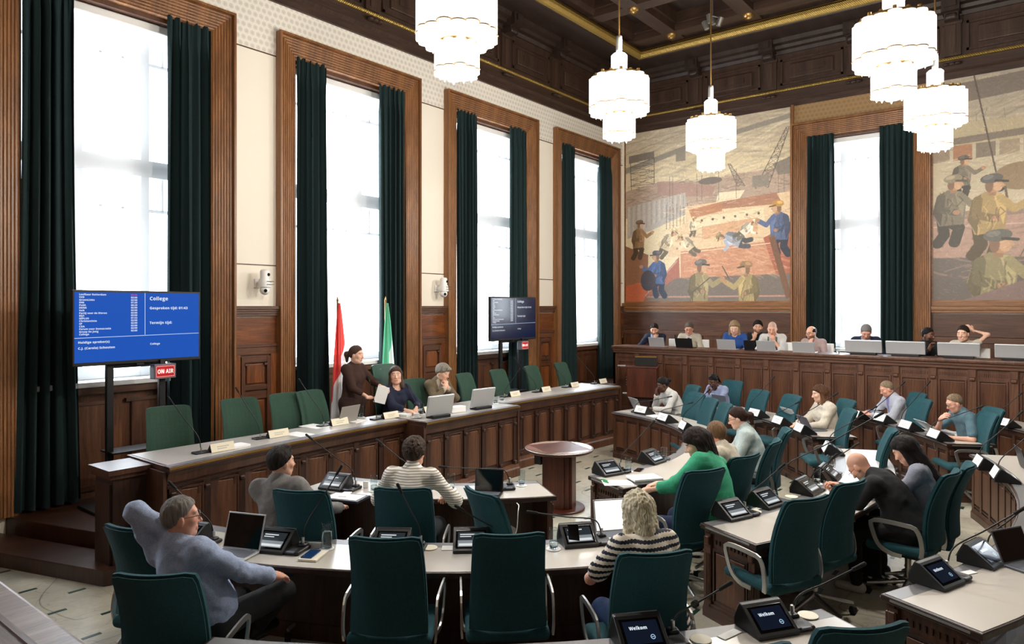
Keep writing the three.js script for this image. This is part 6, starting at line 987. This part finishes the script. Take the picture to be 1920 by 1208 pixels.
U('conference unit with lit screen, inner desk,', [[636, 916, [584, 823], { l: 'beside the grey-suited man' }], [752, 914, [716, 832, 0.1], { l: 'in front of the striped shirt' }], [925, 916, [836, 876, 0.1], { l: 'behind the black tablet' }]]);
U('conference unit with gooseneck microphone, second-row desk,', [[362, 1016, [328, 915], { l: 'hidden by the man in blue' }], [525, 1030, [632, 888, 0.15], { l: 'next to the black laptop' }], [745, 1030, [752, 922, -0.1], { l: 'behind one empty chair' }], [893, 1028, [868, 957, 0], { l: 'beside the water glass' }], [1092, 1018, [1005, 962, 0.1], { l: 'with a phone leaning on it' }]]);
U('conference unit with tilted screen, inner middle desk,', [[1145, 888, [1219, 798, 0.1], { l: 'beside the green ribbon' }], [1226, 866, [1258, 848, 0], { l: 'in front of the woman in green' }]]);
U('conference unit with white name card, inner desk by the lectern,', [[1206, 776, [1252, 745, 0], { l: 'before the woman in white' }], [1250, 791, [1291, 757, 0], { l: 'behind the small papers' }], [1290, 807, [1326, 735, -0.2], { l: 'at its rounded end' }]]);
U('conference unit with white name card, second-row desk,', [[1420, 782, [1447, 712, 0], { l: 'beside an empty chair' }], [1466, 797, [1492, 757, 0], { l: 'beside the open silver laptop' }], [1508, 812, [1563, 742, -0.1], { l: 'in front of the grey tablet' }]]);
U('conference unit with white name card, third-row desk,', [[1606, 784, [1648, 770, 0], { l: 'before the white sweater' }], [1656, 792, [1690, 722, 0], { l: 'beside the phone user' }], [1706, 806, [1738, 722, 0], { l: 'beside the lamp-shaped cable' }], [1761, 824, [1833, 765, -0.1], { l: 'next to the paper pile' }]]);
unit(1886, 800, [1910, 742, 0], 'black conference unit with white name card on the outermost desk');
U('conference unit with dim display, middle second-row desk,', [[1378, 968, [1460, 880, 0.1], { l: 'at its near end' }], [1440, 946, [1642, 782, -0.35], { l: 'next to the white card' }], [1515, 922, [1560, 860, 0], { l: 'in front of the empty chair' }], [1553, 895, [1600, 838, 0], { l: 'in front of the bald man' }], [1562, 850, [1634, 768, 0], { l: 'with a name card at its far end' }]]);
U('conference unit on the outer middle desk,', [[1762, 1090, [1905, 962, 0.1], { l: 'nearer its open end', screen: 'welcome' }], [1845, 1052, [1925, 950, 0.1], { l: 'beside the blue tablet', screen: 'welcome' }], [1850, 878, [1908, 780, 0], { l: 'with a name card at its far end' }], [1884, 900, [1935, 810, 0], { l: 'beside the dark laptop' }]]);
U('conference unit with welcome screen, parapet desk,', [[1448, 1178, [1602, 1067, 0.1], { l: 'beside a round coaster', screen: 'welcome' }], [1212, 1206, [1352, 1104, 0.1], { l: 'beside a white card', screen: 'welcome' }]]);
// flat microphone bases and folded name cards on the dais desk
function daisMic(px, py, tip, label, plate = 1) {
  const p = atHeight(px, py, 0.995), t = thing('desk_microphone', label, 'microphone', [p.x, 0.995, p.z], -Math.PI / 2);
  mesh('base', [rbox(0.15, 0.018, 0.1, 0.008, 0, 0.009, 0)], M.black, t); goose(t, [0, 0.018, 0], atDepth(tip[0], tip[1], depthOf(p)), 0);
  if (plate) { const n = thing('name_card', 'cream name card beside the ' + label.replace(/^slim black gooseneck microphone /, 'microphone '), 'name card', [p.x + 0.05, 0.995, p.z - 0.18], Math.PI / 2); mesh('front', new THREE.PlaneGeometry(0.24, 0.085).rotateX(-0.4).translate(0, 0.042, 0.02), creamPlate, n); const s = new THREE.Shape([[-0.06, 0], [0.035, 0], [0, 0.082]].map((q) => new THREE.Vector2(...q))); mesh('stand', [new THREE.ExtrudeGeometry(s, { depth: 0.236, bevelEnabled: false }).rotateY(-Math.PI / 2).translate(0.118, 0, 0)], M.black, n); }
}
const gm = 'slim black gooseneck microphone ';
[[377, 850, [321, 752], gm + 'at the near end of the dais desk'], [488, 823, [447, 735], gm + 'on the dais between two empty chairs'], [607, 800, [565, 718], gm + 'on the dais by the grey tablet'], [706, 787, [692, 712], gm + 'in front of the standing woman'], [783, 775, [765, 727], gm + 'in front of the woman in navy'], [946, 745, [972, 696], gm + 'beside the silver monitor'], [1006, 736, [968, 676], gm + 'on the dais past the glasses'], [1061, 727, [1024, 670], gm + 'on the dais next to an empty chair'], [1115, 720, [1081, 667], gm + 'at the far end of the dais desk']].forEach((a) => daisMic(...a));

// ---------------------------------------------------------------- laptops, tablets, monitors
function laptop(px, py, h, turn, label, o = {}) {                       // local +z: towards the user
  const p = o.at ? V(...o.at) : atHeight(px, py, h), slide = o.at || o.keep || h > 0.9 ? 0 : 0.12, t = thing('laptop', label, 'laptop', [p.x + slide * Math.sin(turn), h, p.z + slide * Math.cos(turn)], turn), W = o.w ?? 0.32, L = o.l ?? 0.22, m = o.mat ?? M.silver, ang = o.open ?? 0.25;
  mesh('keyboard_base', [rbox(W, 0.014, L, 0.006, 0, 0.007, 0)], m, t); mesh('keys', [rbox(W - 0.04, 0.003, L * 0.5, 0.001, 0, 0.0148, -L * 0.18)], M.slate, t);
  const lid = new THREE.Group(); lid.name = 'lid'; lid.position.set(0, 0.012, -L / 2); lid.rotation.x = -ang; t.add(lid);
  mesh('back_cover', [rbox(W, L, 0.008, 0.004, 0, L / 2, 0)], m, lid); mesh('display', new THREE.PlaneGeometry(W - 0.02, L - 0.02).translate(0, L / 2, 0.0046), o.screen ?? M.blackGloss, lid);
  return t;
}
const lookTo = (d) => Math.atan2(Math.cos(deg(d)), Math.sin(deg(d)));
const litScreen = std({ color: C('#101010'), emissive: C('#f4f4f2'), emissiveIntensity: 0.85, roughness: 0.3 });
laptop(430, 1045, DESK_H, lookTo(68), 'open laptop with black screen in front of the man in blue', { w: 0.3, l: 0.24, open: 0.3, keep: 1 });
laptop(912, 930, DESK_H, lookTo(62), 'black tablet computer standing on the inner desk', { w: 0.26, l: 0.2, mat: M.black, open: 0.18, keep: 1 });
laptop(1166, 1008, DESK_H, lookTo(38), 'open laptop with white screen before the blond woman', { w: 0.32, l: 0.23, screen: litScreen, open: 0.25, keep: 1 });
laptop(1196, 770, DESK_H, lookTo(-55), 'silver laptop before the woman with a bun', { open: 0.5 });
laptop(1349, 764, DESK_H, lookTo(-70), 'dark tablet in front of the woman with braids', { mat: M.slate, w: 0.3, l: 0.2 });
laptop(1487, 790, DESK_H, lookTo(-48), 'open silver laptop on the second-row desk', { open: 0.6 });
laptop(1512, 806, DESK_H, lookTo(-42), 'grey tablet with a kickstand before the cream blouse', { mat: M.slate, open: 0.5, w: 0.29, l: 0.2 });
laptop(1752, 812, DESK_H, lookTo(-35), 'silver laptop before the man with his hand at his mouth', { open: 0.9, w: 0.34, l: 0.24 });
laptop(1905, 1055, DESK_H, lookTo(30), 'blue-grey tablet with a kickstand on the outer middle desk', { mat: M.slate, open: 0.4, w: 0.3, l: 0.21 });
laptop(1918, 880, DESK_H, lookTo(-15), 'dark laptop at the far end of the outer middle desk', { mat: M.black });
laptop(640, 792, 0.995, -Math.PI / 2 + 0.1, 'grey tablet computer in front of the standing woman', { mat: std({ color: C('#8f8a83'), roughness: 0.5 }), open: 0.3, w: 0.3, l: 0.21 });
const gz = -13.08; const gxOf = (px) => { const r = (px - 960) / FOCAL, D = -gz / (cosY + sinY * r); return D * (r * cosY - sinY); };
[[1236, 'silver laptop in front of the man in the dark blue suit', M.silver, 0.34], [1287, 'black laptop in front of the man in the cream jacket', M.black, 0.36], [1366, 'silver laptop in front of the woman in blue', M.silver, 0.36], [1409, 'small dark laptop between the young man and his neighbour', M.black, 0.2], [1440, 'silver laptop in front of the bald man with braces', M.silver, 0.34], [1510, 'silver laptop before the man in the pale pink shirt', M.silver, 0.38]].forEach(([px, l, m, w]) => laptop(0, 0, 1.57, Math.PI, l, { at: [gxOf(px), 1.57, gz], mat: m, w, l: 0.19, open: 0.3 }));
function monitor(x, y, z, turn, label, w = 0.58, h = 0.22) {
  const t = thing('computer_monitor', label, 'monitor', [x, y, z], turn); mesh('casing', [rbox(w, h, 0.03, 0.012, 0, h / 2 + 0.035, 0).rotateX(-0.22)], M.silver, t); mesh('display', new THREE.PlaneGeometry(w - 0.03, h - 0.03).translate(0, h / 2 + 0.035, 0.0162).rotateX(-0.22), M.blackGloss, t); mesh('foot', [rbox(w * 0.7, 0.04, 0.14, 0.008, 0, 0.02, 0)], M.black, t);
}
[[1618, 'wide silver monitor in front of the grey-haired man in navy'], [1697, 'wide silver monitor beside the man in black'], [1797, 'wide silver monitor in front of the woman in the cream top'], [1908, 'wide silver monitor at the unoccupied gallery place']].forEach(([px, l]) => monitor(gxOf(px), 1.57, gz - 0.05, Math.PI, l));
{ const a = atHeight(822, 783, 0.995), b = atHeight(902, 767, 0.995); monitor(a.x, 0.995, a.z, -Math.PI / 2 - 0.1, 'white desktop monitor in front of the tweed-jacketed woman', 0.42, 0.26); monitor(b.x, 0.995, b.z, -Math.PI / 2 - 0.1, 'white desktop monitor on the dais next to an empty chair', 0.42, 0.26); }

// ---------------------------------------------------------------- glasses, cups, coasters, papers, phones, pens
function glass(px, py, h, label, o = {}) {
  const p = atHeight(px, py, h), t = thing(o.carafe ? 'water_carafe' : 'water_glass', label, o.carafe ? 'carafe' : 'glass', [p.x, h, p.z]), H = o.H ?? 0.14, r = o.r ?? 0.033;
  mesh('coaster', [lathe([[0.001, 0], [0.05, 0], [0.05, 0.004], [0.001, 0.004]], 24)], M.white, t);
  const prof = o.carafe ? [[0.001, 0.008], [r, 0.008], [r, 0.13], [r * 0.72, 0.15], [r * 0.95, 0.18]] : [[0.001, 0.008], [r * 0.92, 0.008], [r, H]];
  mesh('vessel', [lathe(prof, 24)], M.glass, t); mesh('rim', [new THREE.TorusGeometry(prof.at(-1)[0], 0.0018, 6, 28).rotateX(Math.PI / 2).translate(0, prof.at(-1)[1], 0)], M.glass, t);
  mesh('water', [lathe([[0.001, 0.01], [r * 0.88, 0.01], [r * 0.9, o.fill ?? 0.05], [0.001, o.fill ?? 0.05]], 20)], M.water, t);
}
[[701, 921, DESK_H, 'water glass next to the small white card on the inner desk'], [846, 918, DESK_H, 'water glass by the hand of the man in stripes'], [978, 911, DESK_H, 'half-full water glass at the end of the inner desk'], [1038, 1030, DESK_H, 'empty water glass beside the leaning phone'], [1178, 885, DESK_H, 'water glass behind the open book'], [1245, 864, DESK_H, 'water glass behind the conference unit of the woman in green'], [1532, 908, DESK_H, 'water glass in front of the bald man'], [1557, 880, DESK_H, 'water glass near the bald man\'s head'], [677, 783, 0.995, 'water glass in front of the standing woman'], [790, 777, 0.995, 'water glass in front of the woman in navy'], [929, 757, 0.995, 'water glass past the white monitor'], [941, 752, 0.995, 'water glass next to the far dais microphones'], [1571, 664, 1.57, 'small glass on the gallery desk beside a monitor']].forEach((a) => glass(...a));
glass(613, 1029, DESK_H, 'glass carafe of water next to the phone and notebook', { carafe: 1, r: 0.038, fill: 0.12 });
function flatThing(name, label, cat, px, py, h, w, d, th, turn, mat, r = 0.002) { const p = atHeight(px, py, h), m = mesh(name, [rbox(w, th, d, r, 0, th / 2, 0)], mat); m.position.set(p.x, h, p.z); m.rotation.y = turn; tag(m, label, cat); return m; }
flatThing('notebook', 'cream notebook under a phone next to the carafe', 'notebook', 588, 1044, DESK_H, 0.13, 0.19, 0.014, lookTo(62), M.cream); flatThing('phone', 'blue screened phone lying on the cream notebook', 'phone', 583, 1040, DESK_H + 0.014, 0.075, 0.15, 0.008, lookTo(62), std({ color: C('#1c3a66'), roughness: 0.1 }));
flatThing('folder', 'black zipped folder on the inner desk beside the grey suit', 'folder', 648, 936, DESK_H, 0.36, 0.22, 0.02, lookTo(70), std({ color: C('#1a1622'), roughness: 0.5 })); flatThing('writing_pad', 'white writing pad on the black zipped folder', 'paper', 648, 932, DESK_H + 0.02, 0.3, 0.17, 0.004, lookTo(70), M.paper); flatThing('phone', 'white phone on the writing pad', 'phone', 647, 928, DESK_H + 0.024, 0.075, 0.145, 0.008, lookTo(60), M.white);
flatThing('open_book', 'open white book by the hands of the woman in green', 'book', 1208, 898, DESK_H + 0.0065, 0.3, 0.2, 0.02, lookTo(35), M.paper); flatThing('paper_sheet', 'white paper sheet at the end of the inner middle desk', 'paper', 1158, 906, DESK_H, 0.28, 0.2, 0.002, lookTo(50), M.paper); flatThing('book_cover', 'black book under the open white book', 'book', 1215, 903, DESK_H - 0.0, 0.33, 0.22, 0.006, lookTo(35), M.black);
{ const p = atHeight(1134, 905, DESK_H), t = tag(mesh('ribbon', [tube([[-0.05, 0.01, 0], [-0.02, 0.03, 0.02], [0.02, 0.012, -0.02], [0.0, 0.02, 0.03], [0.05, 0.008, 0.01]], 0.006, 30, 6)], std({ color: C('#2f9a62'), roughness: 0.7 })), 'loose green ribbon on the end of the inner middle desk', 'ribbon'); t.position.set(p.x, DESK_H, p.z); }
flatThing('phone', 'black phone lying behind the open book', 'phone', 1198, 882, DESK_H, 0.07, 0.14, 0.008, lookTo(80), M.blackGloss); flatThing('pen', 'black pen lying beside the hand of the man in stripes', 'pen', 862, 932, DESK_H, 0.012, 0.14, 0.01, lookTo(25), M.black, 0.004);
{ const p = atHeight(1078, 1028, DESK_H), m = mesh('phone', [rbox(0.078, 0.16, 0.009, 0.004, 0, 0.08, 0).rotateX(-0.5)], M.blackGloss); m.position.set(p.x, DESK_H, p.z); m.rotation.y = lookTo(45); tag(m, 'black phone leaning against a conference unit', 'phone'); }
[[665, 1034, 'small white card on the second-row desk beside the coaster', 842, 1026]].forEach(() => { flatThing('card', 'square white card on the second-row desk between the chairs', 'card', 842, 1028, DESK_H, 0.1, 0.09, 0.002, lookTo(50), M.paper); flatThing('card', 'small white card by the first glass on the inner desk', 'card', 686, 915, DESK_H, 0.05, 0.02, 0.06, lookTo(60), M.paper); flatThing('card', 'small grey card holder before the carafe', 'card', 590, 1028, DESK_H, 0.1, 0.02, 0.04, lookTo(60), M.greyPlastic); });
function coaster(px, py, label) { const p = atHeight(px, py, DESK_H), m = mesh('coaster', [lathe([[0.001, 0], [0.052, 0], [0.054, 0.003], [0.052, 0.006], [0.001, 0.006]], 28)], M.cream); m.position.set(p.x, DESK_H, p.z); tag(m, label, 'coaster'); }
[[806, 1028, 'round pale coaster between the two empty chairs'], [1415, 960, 'round pale coaster at the near end of the middle second-row desk'], [1792, 1086, 'round pale coaster beside a welcome screen unit'], [1866, 1046, 'round pale coaster near the blue-grey tablet'], [1515, 1155, 'round pale coaster on the third-row parapet desk'], [1314, 1200, 'round pale coaster next to the white card on the parapet desk'], [1484, 932, 'round pale coaster in front of the empty middle chair']].forEach((a) => coaster(...a));
[[1425, 953, 'white strip of card between two units of the middle desk', 50], [1812, 1075, 'white strip of card between two welcome screens', 60], [1368, 1190, 'white strip of card on the parapet desk', 45]].forEach(([x, y, l, a]) => flatThing('card', l, 'card', x, y, DESK_H, 0.05, 0.14, 0.003, lookTo(a + 60), M.paper));
flatThing('paper_stack', 'stack of papers beside the hand-at-mouth man\'s laptop', 'paper', 1798, 815, DESK_H, 0.24, 0.17, 0.02, lookTo(-30), M.paper); flatThing('paper_sheet', 'white sheet in front of the woman with a bun', 'paper', 1225, 780, DESK_H, 0.25, 0.18, 0.003, lookTo(-60), M.paper);
flatThing('paper_stack', 'loose papers on the dais before the standing woman', 'paper', 660, 790, 0.995, 0.3, 0.22, 0.012, 0.2, M.paper); flatThing('document_file', 'thick white file on the dais before the woman in navy', 'file', 757, 778, 0.995, 0.26, 0.3, 0.03, 0.3, M.paper); flatThing('paper_stack', 'white papers on the dais near an empty chair', 'paper', 590, 800, 0.995, 0.3, 0.22, 0.006, 0.1, M.paper); flatThing('tissue_box', 'white tissue box between the two white monitors', 'box', 855, 773, 0.995, 0.24, 0.13, 0.08, 1.4, M.white, 0.01); flatThing('paper_sheet', 'white sheet on the dais by the second name card', 'paper', 560, 815, 0.995, 0.3, 0.2, 0.004, 0.1, M.paper);
flatThing('paper_sheet', 'white slip on the dais by the first name card', 'paper', 443, 838, 0.995, 0.16, 0.22, 0.02, 0.1, M.paper); { const p = atHeight(783, 781, 0.995), t = thing('coffee_cup', 'white cup and saucer before the woman in navy', 'cup', [p.x + 0.08, 0.995, p.z + 0.1]); mesh('saucer', [lathe([[0.001, 0], [0.05, 0.002], [0.075, 0.012], [0.05, 0.008], [0.001, 0.006]], 24)], M.white, t); mesh('cup', [lathe([[0.001, 0.01], [0.028, 0.01], [0.038, 0.06], [0.036, 0.06], [0.026, 0.014], [0.001, 0.014]], 24)], M.white, t); mesh('handle', [new THREE.TorusGeometry(0.016, 0.004, 6, 14).translate(0.045, 0.036, 0)], M.white, t); }
{ // paper in the standing woman's hand, phone in the bald man's
  const w = pStand.world('r'), m = mesh('paper_sheet', [rbox(0.15, 0.22, 0.003, 0.001, 0, 0, 0)], M.paper); m.position.set(w.x + 0.14, w.y + 0.03, w.z - 0.1); m.rotation.set(0.15, 1.0, -0.4); tag(m, 'white paper sheet held by the standing woman', 'paper');
}
{ const p = atHeight(969, 945, DESK_H), g = tag(mesh('charging_cable', [tube([[0, 0.006, 0], [0.06, 0.006, 0.05], [0.1, -0.02, 0.11], [0.09, -0.2, 0.13], [0.0, -0.27, 0.12], [-0.06, -0.24, 0.12]], 0.004, 40, 6)], M.white), 'white charging cable hanging off the inner desk end', 'cable'); g.position.set(p.x, DESK_H, p.z); }
{ const b = scene.children.find((c) => c.name.startsWith('person') && c.userData.label.startsWith('bald man with glasses')), q = V(-0.01, 0.9, 0.66).multiplyScalar(b.scale.x).applyAxisAngle(V(0, 1, 0), b.rotation.y).add(b.position), m = mesh('phone', [rbox(0.076, 0.15, 0.009, 0.004, 0, 0, 0).rotateX(0.7)], M.blackGloss); m.position.copy(q); m.rotation.y = b.rotation.y; tag(m, 'black phone held up by the bald man in black', 'phone'); }
scene.traverse((o) => { if (o.isMesh) { o.castShadow = true; o.receiveShadow = true; } });
renderer.render(scene, camera);
